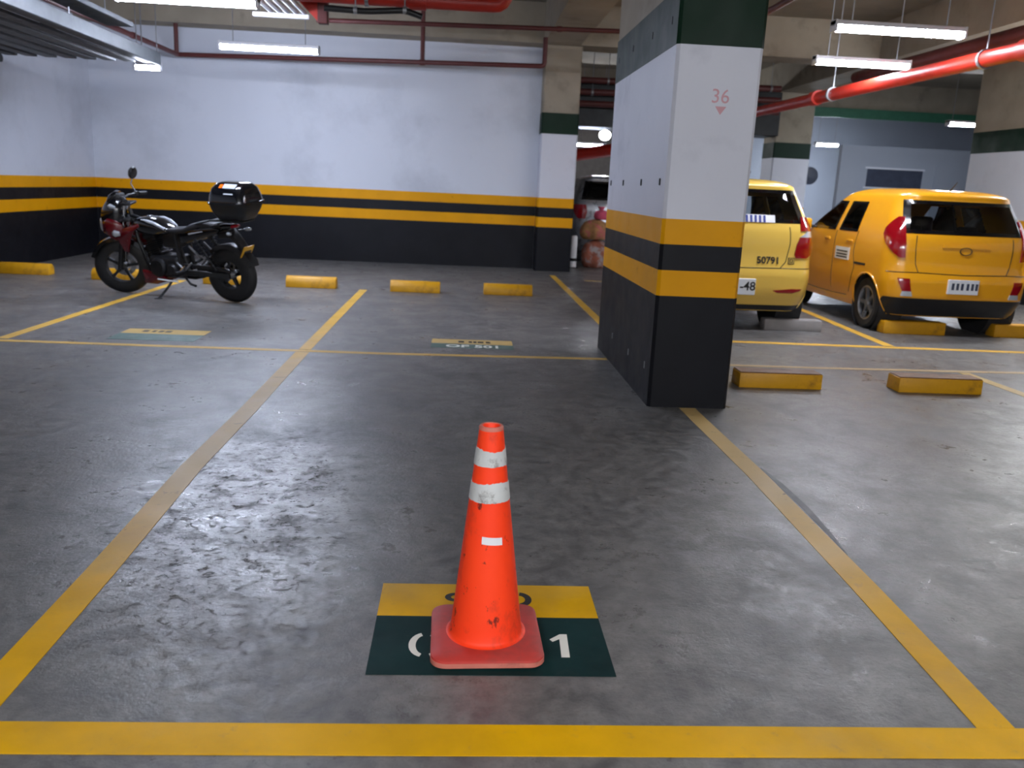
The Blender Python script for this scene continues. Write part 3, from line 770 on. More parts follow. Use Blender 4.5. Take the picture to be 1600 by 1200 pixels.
class CarShape:
    def __init__(self, hw=0.80, zs=1.0, rear=None):
        Z = [.20, .30, .42, .55, .66, .75, .88, .97, 1.05, 1.15, 1.28, 1.38, 1.42, 1.45, 1.475, 1.49, 1.498, 1.502]
        W = [.90, .955, .985, 1.0, 1.0, 1.0, .995, .98, .955, .91, .845, .795, .765, .70, .60, .45, .22, .02]
        Rr = rear or [.10, .045, .0, .0, .03, .045, .05, .06, .085, .13, .20, .245, .24, .29, .42, .65, 1.0, 1.2]
        F = [3.36, 3.46, 3.52, 3.52, 3.48, 3.38, 3.02, 2.70, 2.52, 2.34, 2.10, 1.92, 1.83, 1.74, 1.62, 1.5, 1.35, 1.25]
        Z = [z * zs for z in Z]
        self.z0, self.z1, self.zs = Z[0], Z[-1], zs
        self.w = pchip(Z, [x * hw for x in W]); self.r = pchip(Z, Rr); self.f = pchip(Z, F)
        self.zk = Z
    def radii(self, z):
        w, r, f = self.w(z), self.r(z), self.f(z)
        return w, r, f, min(0.22, w * 0.45, (f - r) * 0.3), min(0.45, w * 0.6, (f - r) * 0.4)
    def ry(self, x, z): return self.r(z) + 0.05 * (x / 0.8) ** 2
    def pt(self, s, z):
        w, r, f, rc, rf = self.radii(z)
        sg = 1 if s >= 0 else -1; a = abs(s)
        xe = w - rc; ye = self.ry(xe, z)
        if a <= 1: x = a * xe; y = self.ry(x, z)
        elif a <= 2:
            t = (a - 1) * math.pi / 2; x = xe + rc * math.sin(t); y = ye + rc * (1 - math.cos(t))
        elif a <= 3: x = w; y = ye + rc + (a - 2) * (f - rf - ye - rc)
        elif a <= 4:
            t = (a - 3) * math.pi / 2; x = w - rf * (1 - math.cos(t)); y = f - rf + rf * math.sin(t)
        else: x = (5 - a) * (w - rf); y = f
        if 2 <= a <= 4:     # plan taper towards the nose
            x -= 0.05 * max(0, (y - 1.6) / 1.9) ** 2
        return Vector((sg * x, y, z))
    def sx(self, x, z):
        w, r, f, rc, rf = self.radii(z); a = abs(x); xe = w - rc
        s = a / xe if a <= xe else 1 + math.asin(min(1, (a - xe) / rc)) / (math.pi / 2)
        return s if x >= 0 else -s
    def sy(self, y, z, side):
        w, r, f, rc, rf = self.radii(z); ye = self.ry(w - rc, z)
        if y < ye + rc: s = 1 + math.acos(max(-1, min(1, 1 - (y - ye) / rc))) / (math.pi / 2) if y > ye else 1.0
        else: s = 2 + (y - ye - rc) / (f - rf - ye - rc)
        return side * s
    def nrm(self, s, z):
        e = 0.01
        du = self.pt(s + e, z) - self.pt(s - e, z); dz = self.pt(s, min(z + e, self.z1)) - self.pt(s, z - e)
        n = du.cross(dz)
        if n.length < 1e-9: return Vector((0, 0, 1))
        n.normalize(); p = self.pt(s, z)
        if n.dot(Vector((p.x, p.y - 1.6, 0.15))) < 0: n = -n
        return n
    def off(self, s, z, o): return self.pt(s, z) + self.nrm(s, z) * o
    def smap(self, mode, c, z, side=1):
        return c if mode == 's' else self.sx(c, z) if mode == 'x' else self.sy(c, z, side)

def levels_patch(cs, levels, mode='s', n=10, o0=-0.004, o1=0.006, side=1, sub=4):
    """levels: (z, c_left, c_right) from bottom up, laid on the body surface with thickness"""
    L = []
    for i in range(len(levels) - 1):
        for k in range(sub):
            t = k / sub; L.append(tuple(a * (1 - t) + b * t for a, b in zip(levels[i], levels[i + 1])))
    L.append(levels[-1])
    front = []; back = []
    for z, a, b in L:
        ss = [cs.smap(mode, a + (b - a) * j / n, z, side) for j in range(n + 1)]
        front.append([cs.off(s, z, o1) for s in ss]); back.append([cs.off(s, z, o0) for s in ss])
    m = MB(); nr, nc = len(front), n + 1
    vs = [p for r in front for p in r] + [p for r in back for p in r]; B = nr * nc; fs = []
    for i in range(nr - 1):
        for j in range(nc - 1):
            a = i * nc + j; fs.append((a, a + 1, a + nc + 1, a + nc))
    edge = [(0, j) for j in range(nc)] + [(i, nc - 1) for i in range(1, nr)] + [(nr - 1, j) for j in range(nc - 2, -1, -1)] + [(i, 0) for i in range(nr - 2, 0, -1)]
    for k in range(len(edge)):
        a = edge[k][0] * nc + edge[k][1]; e = edge[(k + 1) % len(edge)]; b = e[0] * nc + e[1]
        fs.append((a, a + B, b + B, b))
    return m.add(vs, fs)

def window_patch(cs, mode, z0, z1, bl, br, tl, tr, side, fu, fv, n=14, m=8, o=0.004):
    us = [0, fu] + [fu + (1 - 2 * fu) * i / n for i in range(1, n)] + [1 - fu, 1]
    vs = [0, fv] + [fv + (1 - 2 * fv) * i / m for i in range(1, m)] + [1 - fv, 1]
    P = []
    for v in vs:
        z = z0 + (z1 - z0) * v; a = bl + (tl - bl) * v; b = br + (tr - br) * v
        P.append([cs.off(cs.smap(mode, a + (b - a) * u, z, side), z, o) for u in us])
    border, pane = MB(), MB()
    allv = [p for r in P for p in r]; nc = len(us)
    bf, pf = [], []
    for i in range(len(vs) - 1):
        for j in range(nc - 1):
            q = (i * nc + j, i * nc + j + 1, (i + 1) * nc + j + 1, (i + 1) * nc + j)
            (bf if i in (0, len(vs) - 2) or j in (0, nc - 2) else pf).append(q)
    def compact(mb, fs):
        idx = sorted({i for q in fs for i in q}); rm = {i: k for k, i in enumerate(idx)}
        return mb.add([allv[i] for i in idx], [tuple(rm[i] for i in q) for q in fs])
    return compact(border, bf), compact(pane, pf)

def wheel_parts(parent, x, y, zc, R, W, side, spokes=5, rim_mat='alloy'):
    w = bpy.data.objects.new('wheel', None); COL.objects.link(w); w.parent = parent
    w.location = (x, y, zc); w.rotation_euler = (0, math.pi / 2 * side, 0)   # local +z points outward
    rr = R * 0.67
    prof = [(rr, -W / 2), (R * 0.9, -W / 2), (R * 0.97, -W * 0.42), (R, -W * 0.3), (R, W * 0.3), (R * 0.97, W * 0.42), (R * 0.9, W / 2), (rr, W / 2 - 0.01), (rr - 0.005, W / 2 - 0.03), (rr - 0.005, -W / 2)]
    MB().torus_prof(prof, 44).build('tyre', 'rubber_dark', w, 40)
    MB().torus_prof([(rr, W / 2 - 0.012), (rr - 0.018, W / 2 - 0.008), (rr - 0.022, W / 2 - 0.03), (rr - 0.02, -W / 2), (rr, -W / 2)], 40).build('rim', rim_mat, w, 40)
    for k in range(spokes):
        a = 2 * math.pi * k / spokes + 0.3
        MB().loft([[Vector((r, s * t, z)) for s, z in ((-1, W / 2 - 0.05), (1, W / 2 - 0.05), (0.8, W / 2 - 0.02), (-0.8, W / 2 - 0.02))] for r, t in ((0.03, 0.024), (rr * 0.6, 0.02), (rr - 0.012, 0.03))]).xf(Matrix.Rotation(a, 4, 'Z')).build('spoke', rim_mat, w, 40)
    MB().lathe([(0.0, W / 2 - 0.012), (0.035, W / 2 - 0.015), (0.045, W / 2 - 0.03), (0.045, W / 2 - 0.07)], 20).build('hub', rim_mat, w, 40)
    MB().lathe([(0.0, 0.0), (rr * 0.8, 0.0), (rr * 0.8, -0.02), (0, -0.02)], 24).build('brake_disc', 'engine', w, 40)
    return w

def make_car(label, loc, paint, hw=0.80, zs=1.0, windows=None, rear=None, rim='alloy', rotz=0.0, lower_black=False, glass='car_glass'):
    car = thing('car', label, 'car', loc, (0, 0, rotz))
    cs = CarShape(hw, zs, rear)
    side_w = [('y', 1.005, 1.335, .92, 1.40, .98, 1.38), ('y', 1.0, 1.335, 1.50, 2.30, 1.48, 1.92)]
    wins = [dict(name='rear_window', mode='x', z0=windows['z0'], z1=windows['z1'], bl=-windows['b'], br=windows['b'], tl=-windows['t'], tr=windows['t'], side=1, fu=0.05, fv=0.11)]
    for sd in (-1, 1):
        for q in side_w:
            wins.append(dict(name='side_window', mode='y', z0=q[1] * zs, z1=q[2] * zs, bl=q[3], br=q[4], tl=q[5], tr=q[6], side=sd, fu=0.075, fv=0.09))
    # windscreen spans the nose side of the ring
    wins.append(dict(name='windscreen', mode='s', z0=1.02 * zs, z1=1.37 * zs, bl=4.1, br=5.9, tl=4.1, tr=5.9, side=1, fu=0.05, fv=0.1))
    # body shell
    segs = []
    for a, b, n in ((0, 1, 16), (1, 2, 10), (2, 3, 70), (3, 4, 10), (4, 5, 8)):
        segs += [a + (b - a) * i / n for i in range(n)]
    ss = segs + [5.0] + [-x for x in reversed(segs[1:])]
    zz = list(np.linspace(cs.z0, 1.38 * zs, 58)) + [1.39 * zs, 1.40 * zs, 1.41 * zs, 1.42 * zs, 1.435 * zs, 1.45 * zs, 1.463 * zs, 1.475 * zs, 1.483 * zs, 1.49 * zs, 1.495 * zs, 1.498 * zs, 1.5 * zs]
    wc = [(0.53, 0.28), (2.88, 0.28)]
    def hole(s, z, p):
        for yc, zc in wc:
            if abs(p.x) > 0.5 and (p.y - yc) ** 2 + (p.z - zc) ** 2 < 0.318 ** 2: return True
        for q in wins:
            v = (z - q['z0']) / (q['z1'] - q['z0'])
            if not 0.06 < v < 0.94: continue
            a = q['bl'] + (q['tl'] - q['bl']) * v; b = q['br'] + (q['tr'] - q['br']) * v
            if q['mode'] == 'x': cc = p.x if p.y < 1.0 else 99
            elif q['mode'] == 'y': cc = p.y if p.x * q['side'] > 0.3 and abs(s) < 3.4 else 99
            else: cc = s if s >= 0 else 10 + s
            u = (cc - a) / (b - a)
            if 0.035 < u < 0.965: return True
        return False
    vs = []; fs = []; ns = len(ss)
    for z in zz: vs += [cs.pt(s, z) for s in ss]
    for i in range(len(zz) - 1):
        for j in range(ns):
            j2 = (j + 1) % ns
            s0, s1 = ss[j], ss[j2]
            sm = (s0 + s1) / 2 if abs(s0 - s1) < 3 else 0.0 + (s0 + s1) / 2
            if s0 == 5.0: sm = -(5.0 + segs[-1]) / 2
            zm = (zz[i] + zz[i + 1]) / 2
            if hole(sm, zm, cs.pt(sm, zm)): continue
            fs.append((i * ns + j, i * ns + j2, (i + 1) * ns + j2, (i + 1) * ns + j))
    fs.append(tuple((len(zz) - 1) * ns + j for j in range(ns)))
    bm = MB().add(vs, fs)
    bo = bm.build('body', paint, car, 60)
    for q in wins:
        nm = q.pop('name')
        br_, pn = window_patch(cs, **q)
        wo = br_.build(nm, 'black_gloss', car, 60)
        pn.build('pane', glass, wo, 60)
    # underside, wheel wells, cabin
    MB().rbox(-hw + 0.12, hw - 0.12, 0.18, 3.3, 0.19, 0.235, 0.01, 1).build('underbody', 'interior', car, 0)
    for sd in (-1, 1):
        for yc, zc in wc:
            MB().lathe([(0.0, 0.0), (0.322, 0.0), (0.322, 0.27)], 30, mtx=T(sd * (hw - 0.30), yc, zc) @ Matrix.Rotation(math.pi / 2 * sd, 4, 'Y')).build('wheel_well', 'interior', car, 40)
            pts = []
            for i in range(33):
                a = math.radians(-14 + 208 * i / 32); y = yc + 0.325 * math.cos(a); z = zc + 0.325 * math.sin(a)
                if z > cs.z0 + 0.005: pts.append(cs.off(cs.sy(y, z, sd), z, 0.002))
            MB().tube(pts, 0.010, 8).build('arch_lip', paint, car)
            wheel_parts(car, sd * (hw - 0.105), yc, 0.28, 0.28, 0.17, sd, rim_mat=rim)
        MB().rbox(sd * 0.36 - 0.23, sd * 0.36 + 0.23, 1.62, 1.80, 0.30, 0.98, 0.05, 3).build('front_seat', 'interior', car, 40)
        MB().rbox(sd * 0.36 - 0.13, sd * 0.36 + 0.13, 1.60, 1.70, 1.02, 1.22, 0.04, 3).build('headrest', 'interior', car, 40)
        MB().rbox(sd * 0.32 - 0.12, sd * 0.32 + 0.12, 0.58, 0.66, 1.0, 1.14, 0.035, 3).build('headrest', 'interior', car, 40)
    MB().rbox(-0.62, 0.62, 0.56, 0.72, 0.3, 0.99, 0.04, 3).build('rear_seat', 'interior', car, 40)
    MB().rbox(-0.62, 0.62, 0.20, 0.56, 0.90, 0.94, 0.01, 1).build('parcel_shelf', 'interior', car, 0)
    MB().rbox(-0.66, 0.66, 2.35, 2.62, 0.7, 0.96, 0.05, 3).build('dashboard', 'interior', car, 40)
    for sd in (-1, 1):
        # door mirror, door handles and seams
        p = cs.pt(cs.sy(2.22, 1.0 * zs, sd), 1.0 * zs)
        mo = MB().rbox(p.x - 0.02 + sd * 0.09 - 0.08, p.x + sd * 0.09 + 0.06, p.y - 0.05, p.y + 0.06, p.z - 0.03, p.z + 0.11, 0.03, 3).build('door_mirror', paint, car, 40)
        MB().tube([(p.x - sd * 0.03, p.y, p.z), (p.x + sd * 0.07, p.y, p.z + 0.02)], 0.02, 8).build('mirror_arm', 'black_plastic', mo)
        for yh in (0.98, 1.58):
            ph = cs.pt(cs.sy(yh + 0.07, 0.90 * zs, sd), 0.90 * zs)
            MB().rbox(ph.x - 0.016, ph.x + 0.022 if sd > 0 else ph.x + 0.016, ph.y - 0.07, ph.y + 0.07, ph.z - 0.016, ph.z + 0.016, 0.009, 2).build('door_handle', paint, car, 40)
        for path in ([(2.42, 0.97), (2.40, 0.6), (2.36, 0.3)], [(1.45, 1.0), (1.44, 0.6), (1.44, 0.3)], [(0.90, 1.02), (0.92, 0.8), (0.86, 0.62), (0.98, 0.3)], [(2.36, 0.3), (1.9, 0.285), (1.44, 0.285), (0.98, 0.3)]):
            pts = []
            for k in range(len(path) - 1):
                for t in range(8):
                    y = path[k][0] + (path[k + 1][0] - path[k][0]) * t / 8; z = (path[k][1] + (path[k + 1][1] - path[k][1]) * t / 8) * zs
                    pts.append(cs.off(cs.sy(y, z, sd), z, 0.0))
            MB().tube(pts, 0.0045, 6).build('door_seam', 'black_plastic', car)
    MB().tube([(0, 0.55, 1.46 * zs), (0, 0.49, 1.5 * zs), (0, 0.40, 1.57 * zs)], [0.012, 0.006, 0.004], 8).build('aerial', 'black_plastic', car)
    return car, cs

def seam(cs, car, path, r=0.0045, mode='s', zs=1.0):
    pts = []
    for k in range(len(path) - 1):
        for t in range(10):
            c_ = path[k][0] + (path[k + 1][0] - path[k][0]) * t / 10; z = path[k][1] + (path[k + 1][1] - path[k][1]) * t / 10
            pts.append(cs.off(cs.smap(mode, c_, z), z, 0.0005))
    c_, z = path[-1]; pts.append(cs.off(cs.smap(mode, c_, z), z, 0.0005))
    MB().tube(pts, r, 6).build('hatch_seam', 'black_plastic', car)

def rear_text(cs, car, name, s, size, x, z, material, bold=0.0, parent=None, align='LEFT', label=None, o=0.009):
    y = cs.ry(x, z) - o
    dy = (cs.r(z + 0.03) - cs.r(z - 0.03)) / 0.06
    tilt = math.atan(dy)
    dx = math.atan(2 * 0.05 * (x + 0.12) / 0.64)
    return lettering(name, s, size, material, parent or car, T(x, y, z) @ Matrix.Rotation(dx, 4, 'Z') @ Matrix.Rotation(math.pi / 2 - tilt, 4, 'X'), bold, align, label)

def plate(cs, car, x, z, w, h, material, label, o=0.012):
    y = cs.ry(x, z) - o
    ob = MB().rbox(x - w / 2, x + w / 2, y - 0.006, y + 0.02, z - h / 2, z + h / 2, 0.004, 1).build('licence_plate', material, car, 0, label=label)
    return ob, y - 0.0065

# --- left-hand taxi, mostly behind the pillar
t1, cs1 = make_car('pale yellow hatchback taxi numbered 50791 half hidden behind the large pillar', (2.845, 8.52, 0), 'taxi_pale', 0.80, 1.035, dict(z0=1.105, z1=1.435, b=0.665, t=0.565))
for sd in (-1, 1):
    def lv(L): return [(z, min(sd * a, sd * b), max(sd * a, sd * b)) for z, a, b in L]
    tl = levels_patch(cs1, lv([(0.76, 1.0, 1.36), (0.80, 0.97, 1.62), (0.90, 1.0, 1.72), (0.97, 1.1, 1.78)]), o1=0.012).build('tail_light', 'lens_red', t1, 50, label='red tail light')
    levels_patch(cs1, lv([(0.972, 1.1, 1.78), (1.03, 1.4, 1.78)]), o1=0.011).build('clear_lens', 'lens_clear', tl, 50)
    levels_patch(cs1, lv([(1.032, 1.15, 1.78), (1.10, 1.2, 1.74), (1.17, 1.3, 1.6)]), o1=0.012).build('upper_lens', 'lens_red', tl, 50)
    levels_patch(cs1, lv([(0.405, 0.72, 1.0), (0.43, 0.62, 1.25), (0.45, 0.98, 1.30)]), o1=0.006).build('reflector', 'lens_red', t1, 50, label='thin red reflector in bumper')
seam(cs1, t1, [(-0.9, 1.07), (-0.88, 0.9), (-0.82, 0.72), (-0.72, 0.655), (0.0, 0.65), (0.72, 0.655), (0.82, 0.72), (0.88, 0.9), (0.9, 1.07)])
seam(cs1, t1, [(-1.6, 0.655), (-0.72, 0.655)]); seam(cs1, t1, [(0.72, 0.655), (1.6, 0.655)])
levels_patch(cs1, [(0.215, -1.9, 1.9), (0.27, -1.95, 1.95)], n=40, o1=0.004).build('bumper_lip', 'black_plastic', t1, 50)
levels_patch(cs1, [(0.36, -0.42, 0.42), (0.575, -0.48, 0.48)], mode='x', n=16, o1=0.0025).build('plate_recess', 'taxi_pale', t1, 50)
rear_text(cs1, t1, 'fleet_number', '50791', 0.098, 0.165, 0.70, 'black_ink', 0.0025, label='black fleet number 50791')
pl, py_ = plate(cs1, t1, 0.0, 0.46, 0.33, 0.165, 'plate_white', 'white licence plate ending in 48')
lettering('plate_digits', '-48', 0.125, 'black_ink', pl, T(0.0, py_, 0.425) @ RX90, 0.002, label='black digits')
lg = levels_patch(cs1, [(0.70, 0.50, 0.565), (0.765, 0.50, 0.565)], mode='x', n=3, o1=0.006).build('badge', 'black_ink', t1, 0, label='small black square logo')
for (z0, z1, a, b) in ((0.71, 0.755, 0.508, 0.514), (0.71, 0.755, 0.551, 0.557), (0.751, 0.757, 0.508, 0.557), (0.708, 0.714, 0.508, 0.557), (0.722, 0.742, 0.525, 0.54)):
    levels_patch(cs1, [(z0, a, b), (z1, a, b)], mode='x', n=2, o1=0.0075, sub=1).build('badge_mark', 'taxi_pale', lg, 0)
stk = levels_patch(cs1, [(1.105, -0.30, 0.335), (1.178, -0.30, 0.335)], mode='x', n=20, o1=0.009).build('window_sticker', 'white_plastic', t1, 0, label='white strip with blue 11111')
rear_text(cs1, t1, 'sticker_digits', '11111', 0.092, 0.015, 1.112, 'blue_ink', 0.007, parent=stk, o=0.014, label='blue digits 11111')
MB().tube([(0.2, 0.75, 1.545), (0.2, 0.75, 1.60)], 0.012, 8).build('roof_knob', 'black_plastic', t1)
MB().rbox(0.16, 0.24, 0.72, 0.78, 1.60, 1.625, 0.006, 1).build('roof_knob', 'black_plastic', t1)
MB().tube([(-0.05, 0.42, 1.46), (-0.02, 0.50, 1.475), (0.3, 0.50, 1.475)], 0.008, 6).build('wiper', 'black_plastic', t1)

# --- right-hand taxi
t2, cs2 = make_car('golden yellow hatchback taxi in full view at right edge', (5.225, 8.56, 0), 'taxi_deep', 0.785, 1.02, dict(z0=1.06, z1=1.40, b=0.665, t=0.585))
for sd in (-1, 1):
    tl = levels_patch(cs2, lv([(0.81, 1.16, 1.32), (0.87, 1.18, 1.55), (0.95, 1.2, 1.82), (1.04, 1.26, 1.98), (1.10, 1.3, 1.95), (1.17, 1.38, 1.75), (1.22, 1.40, 1.58)]), n=14, o1=0.014).build('tail_light', 'lens_red', t2, 50, label='red boomerang tail light')
    levels_patch(cs2, lv([(0.47, 0.96, 1.2), (0.60, 1.0, 1.35)]), o1=0.008).build('reflector', 'lens_red', t2, 50, label='red reflector in bumper')
    levels_patch(cs2, lv([(0.42, 0.94, 1.25), (0.47, 0.96, 1.2)]), o1=0.008).build('reverse_light', 'lens_clear', t2, 50)
seam(cs2, t2, [(-0.96, 1.04), (-0.93, 0.9), (-0.9, 0.75), (-0.84, 0.665), (0.0, 0.655), (0.84, 0.665), (0.9, 0.75), (0.93, 0.9), (0.96, 1.04)])
seam(cs2, t2, [(-1.7, 0.66), (-0.84, 0.665)]); seam(cs2, t2, [(0.84, 0.665), (1.7, 0.66)])
levels_patch(cs2, [(0.215, -1.98, 1.98), (0.30, -2.0, 2.0), (0.40, -1.75, 1.75)], n=40, o1=0.007).build('bumper_lip', 'black_plastic', t2, 50)
levels_patch(cs2, [(0.93, -0.25, 0.25), (0.955, -0.25, 0.25)], mode='x', n=12, o1=0.012).build('hatch_trim', 'taxi_deep', t2, 50)
bd = MB().torus_prof([(0.045, -0.004), (0.055, -0.004), (0.055, 0.006), (0.045, 0.006)], 28).xf(T(0, cs2.ry(0, 0.9) - 0.006, 0.90) @ RX90 @ Matrix.Diagonal((1.25, 0.75, 1, 1))).build('badge', 'chrome', t2, label='oval chrome badge')
pl2, py2 = plate(cs2, t2, 0.0, 0.535, 0.33, 0.15, 'plate_white', 'white licence plate')
for k, x in enumerate((-0.115, -0.065, -0.015, 0.045, 0.095, 0.14)):
    MB().box(x - 0.014, x + 0.014, py2 - 0.001, py2 + 0.001, 0.505, 0.575).build('plate_mark', 'dark_glass', pl2, 0)
sg = levels_patch(cs2, [(0.70, 1.02, 1.38), (0.84, 1.02, 1.38)], mode='y', n=6, o1=0.006, side=-1).build('door_sign', 'plate_white', t2, 0, label='white rectangular door sign')
for z in (0.72, 0.75, 0.785):
    levels_patch(cs2, [(z, 1.06, 1.34), (z + 0.016, 1.06, 1.34)], mode='y', n=4, o0=0.004, o1=0.0075, side=-1, sub=1).build('sign_text_bar', 'dark_steel', sg, 0)
levels_patch(cs2, [(0.675, 0.60, 0.86), (0.70, 0.60, 0.86)], mode='y', n=4, o1=0.005, side=-1, sub=1).build('side_lettering', 'black_ink', t2, 0, label='small dark lettering above wheel arch')
MB().tube([(-0.05, 0.36, 1.40), (0.0, 0.30, 1.1), (0.28, 0.27, 1.09)], 0.008, 6).build('wiper', 'black_plastic', t2)

# --- silver car glimpsed between the pillars
t3, cs3 = make_car('silver car glimpsed in the gap between the two pillars', (2.95, 16.2, 0), 'car_silver', 0.85, 1.10, dict(z0=1.17, z1=1.52, b=0.70, t=0.62))
for sd in (-1, 1):
    levels_patch(cs3, lv([(0.82, 0.98, 1.36), (0.95, 0.93, 1.7), (1.08, 1.0, 1.78)]), o1=0.012).build('tail_light', 'lens_red', t3, 50)

# --- sacks and post in the gap
def sack(label, loc, rx, ry, h, material, seed, group='cloth bundles beside the far pillar', neck=False):
    rnd = random.Random(seed); rings = []
    ph = [rnd.uniform(0, 6.28) for _ in range(6)]
    for i in range(13):
        t = i / 12; rr = (math.sin(math.pi * min(1, t * 0.9 + 0.12)) ** 0.33) * (1 if t < 0.85 else 1 - (t - 0.85) * 2.2)
        ring = []
        for k in range(28):
            a = 2 * math.pi * k / 28
            q = 1 + 0.06 * math.sin(3 * a + ph[0] + 2 * t) + 0.05 * math.sin(5 * a + ph[1] - 4 * t) + 0.03 * math.sin(9 * a + ph[2])
            ring.append(Vector((rx * rr * q * math.cos(a), ry * rr * q * math.sin(a), h * t)))
        rings.append(ring)
    o = thing('cloth_sack', label, 'sack', loc, group=group)
    MB().loft(rings).build('bag', material, o, 60)
    z = h * 0.97
    if neck: MB().lathe([(0.05, z - 0.02), (0.035, z), (0.05, z + 0.03), (0.07, z + 0.06), (0.02, z + 0.05)], 16).build('tied_neck', material, o, 60)
    return o
sack('rust coloured cloth sack on the floor beside the far pillar', (2.42, 15.3, 0), 0.27, 0.24, 0.50, 'rust_cloth', 3)
sack('tan patterned cloth sack lying on the rust sack', (2.38, 15.3, 0.495), 0.25, 0.22, 0.36, 'tan_cloth', 5)
sack('pink cloth bag sitting on top of the tan sack', (2.47, 15.26, 0.85), 0.13, 0.11, 0.17, 'pink_cloth', 8, neck=True)
bp = thing('bollard', 'short white bollard at the foot of the far pillar', 'bollard', (1.985, 15.02, 0))
MB().lathe([(0.06, 0), (0.06, 0.53), (0.045, 0.56), (0.0, 0.565)], 20).build('post', 'white_plastic', bp)
MB().lathe([(0.0615, 0.12), (0.0615, 0.17)], 20).build('dark_ring', 'black_plastic', bp)
MB().lathe([(0.09, 0), (0.09, 0.012), (0.06, 0.014)], 20).build('foot_plate', 'dark_steel', bp)

# ------------------------------------------------------------------ motorcycle (u forward, v left, z up; origin at the rear tyre contact)
HEAD = math.atan2(0.545, -1.33)
bike = thing('motorcycle', 'black and red motorcycle with black top box leaning on its side stand', 'motorcycle', (-2.40, 9.25, 0), (math.radians(-7), 0, HEAD))
def S(u, zc, hu, hd, hw, p=2.4, yc=0.0, n=22):
    r = []
    for k in range(n):
        a = 2 * math.pi * k / n; cx, sx_ = math.cos(a), math.sin(a)
        r.append(Vector((u, yc + hw * math.copysign(abs(cx) ** (2 / p), cx), zc + (hu if sx_ > 0 else hd) * math.copysign(abs(sx_) ** (2 / p), sx_))))
    return r
def body(name, stations, material, parent=bike, label=None, smooth=60):
    return MB().loft([S(*s) for s in stations]).build(name, material, parent, smooth, label=label)
WB, RW = 1.40, 0.303  # bike part positions below worked out beforehand from image pixels
RYm = Matrix.Rotation(math.pi / 2, 4, 'X')   # turn a Z-lathe into a wheel round the v axis
def bike_wheel(u, name, tw, steer=0.0, disc=True):
    w = bpy.data.objects.new(name, None); COL.objects.link(w); w.parent = bike
    w.location = (u, 0, RW); w.rotation_euler = (0, 0, steer)
    tr = [(RW - tw * 0.95 + tw * 0.95 * math.cos(a), tw * 0.5 * math.sin(a) * 1.05) for a in [math.radians(-115 + 230 * i / 10) for i in range(11)]]
    MB().torus_prof(tr, 56, RYm).build('tyre', 'rubber_dark', w, 50)
    MB().torus_prof([(0.222, -0.042), (0.235, -0.042), (0.235, 0.042), (0.222, 0.042), (0.208, 0.02), (0.208, -0.02)], 48, RYm).build('rim', 'black_gloss', w, 40)
    for k in range(5):
        a = 2 * math.pi * k / 5 + 0.5
        MB().loft([[Vector((r, s * t, z)) for s, z in ((-1, -0.016), (1, -0.016), (1, 0.016), (-1, 0.016))] for r, t in ((0.03, 0.02), (0.12, 0.014), (0.212, 0.022))]).xf(RYm @ Matrix.Rotation(a, 4, 'Z')).build('spoke', 'black_gloss', w, 30)
    MB().lathe([(0.0, -0.06), (0.03, -0.06), (0.045, -0.04), (0.045, 0.04), (0.03, 0.06), (0, 0.06)], 20, mtx=RYm).build('hub', 'alloy', w)
    if disc:
        MB().torus_prof([(0.07, 0.052), (0.12, 0.052), (0.12, 0.057), (0.07, 0.057)], 40, RYm).build('brake_disc', 'alloy', w, 30)
    return w
STEER = 0.0
bike_wheel(0.0, 'rear_wheel', 0.115, 0.0, False)
_before = set(bpy.data.objects)
fw = bike_wheel(WB, 'front_wheel', 0.095, STEER)
# front end
fork = bpy.data.objects.new('fork', None); COL.objects.link(fork); fork.parent = bike; fork['label'] = 'front fork'
for v in (-0.085, 0.085):
    MB().tube([(WB + 0.01, v, 0.28), (WB - 0.045, v, 0.56)], 0.027, 12).build('lower_leg', 'engine', fork)
    MB().tube([(WB - 0.045, v, 0.55), (WB - 0.13, v, 1.0)], 0.018, 12).build('stanchion', 'chrome', fork)
MB().tube([(WB, -0.1, RW), (WB, 0.1, RW)], 0.014, 10).build('axle', 'chrome', fork)
MB().rbox(WB - 0.18, WB - 0.06, -0.12, 0.12, 0.80, 0.84, 0.012, 2).build('lower_clamp', 'black_plastic', fork)
MB().rbox(WB - 0.20, WB - 0.09, -0.12, 0.12, 0.97, 1.0, 0.01, 2).build('upper_clamp', 'black_plastic', fork)
rings = []
for i in range(13):
    a = math.radians(20 + 130 * i / 12); rad = RW + 0.035
    cu, cz = WB + rad * math.cos(a), RW + rad * math.sin(a)
    rings.append([Vector((cu - math.cos(a) * d, v, cz - math.sin(a) * d)) for v, d in ((-0.066, 0.055), (-0.058, 0.012), (0, 0.0), (0.058, 0.012), (0.066, 0.055), (0.058, 0.055), (0.05, 0.02), (0, 0.008), (-0.05, 0.02), (-0.058, 0.055))])
MB().loft(rings).build('front_fender', 'black_gloss', bike, 50)
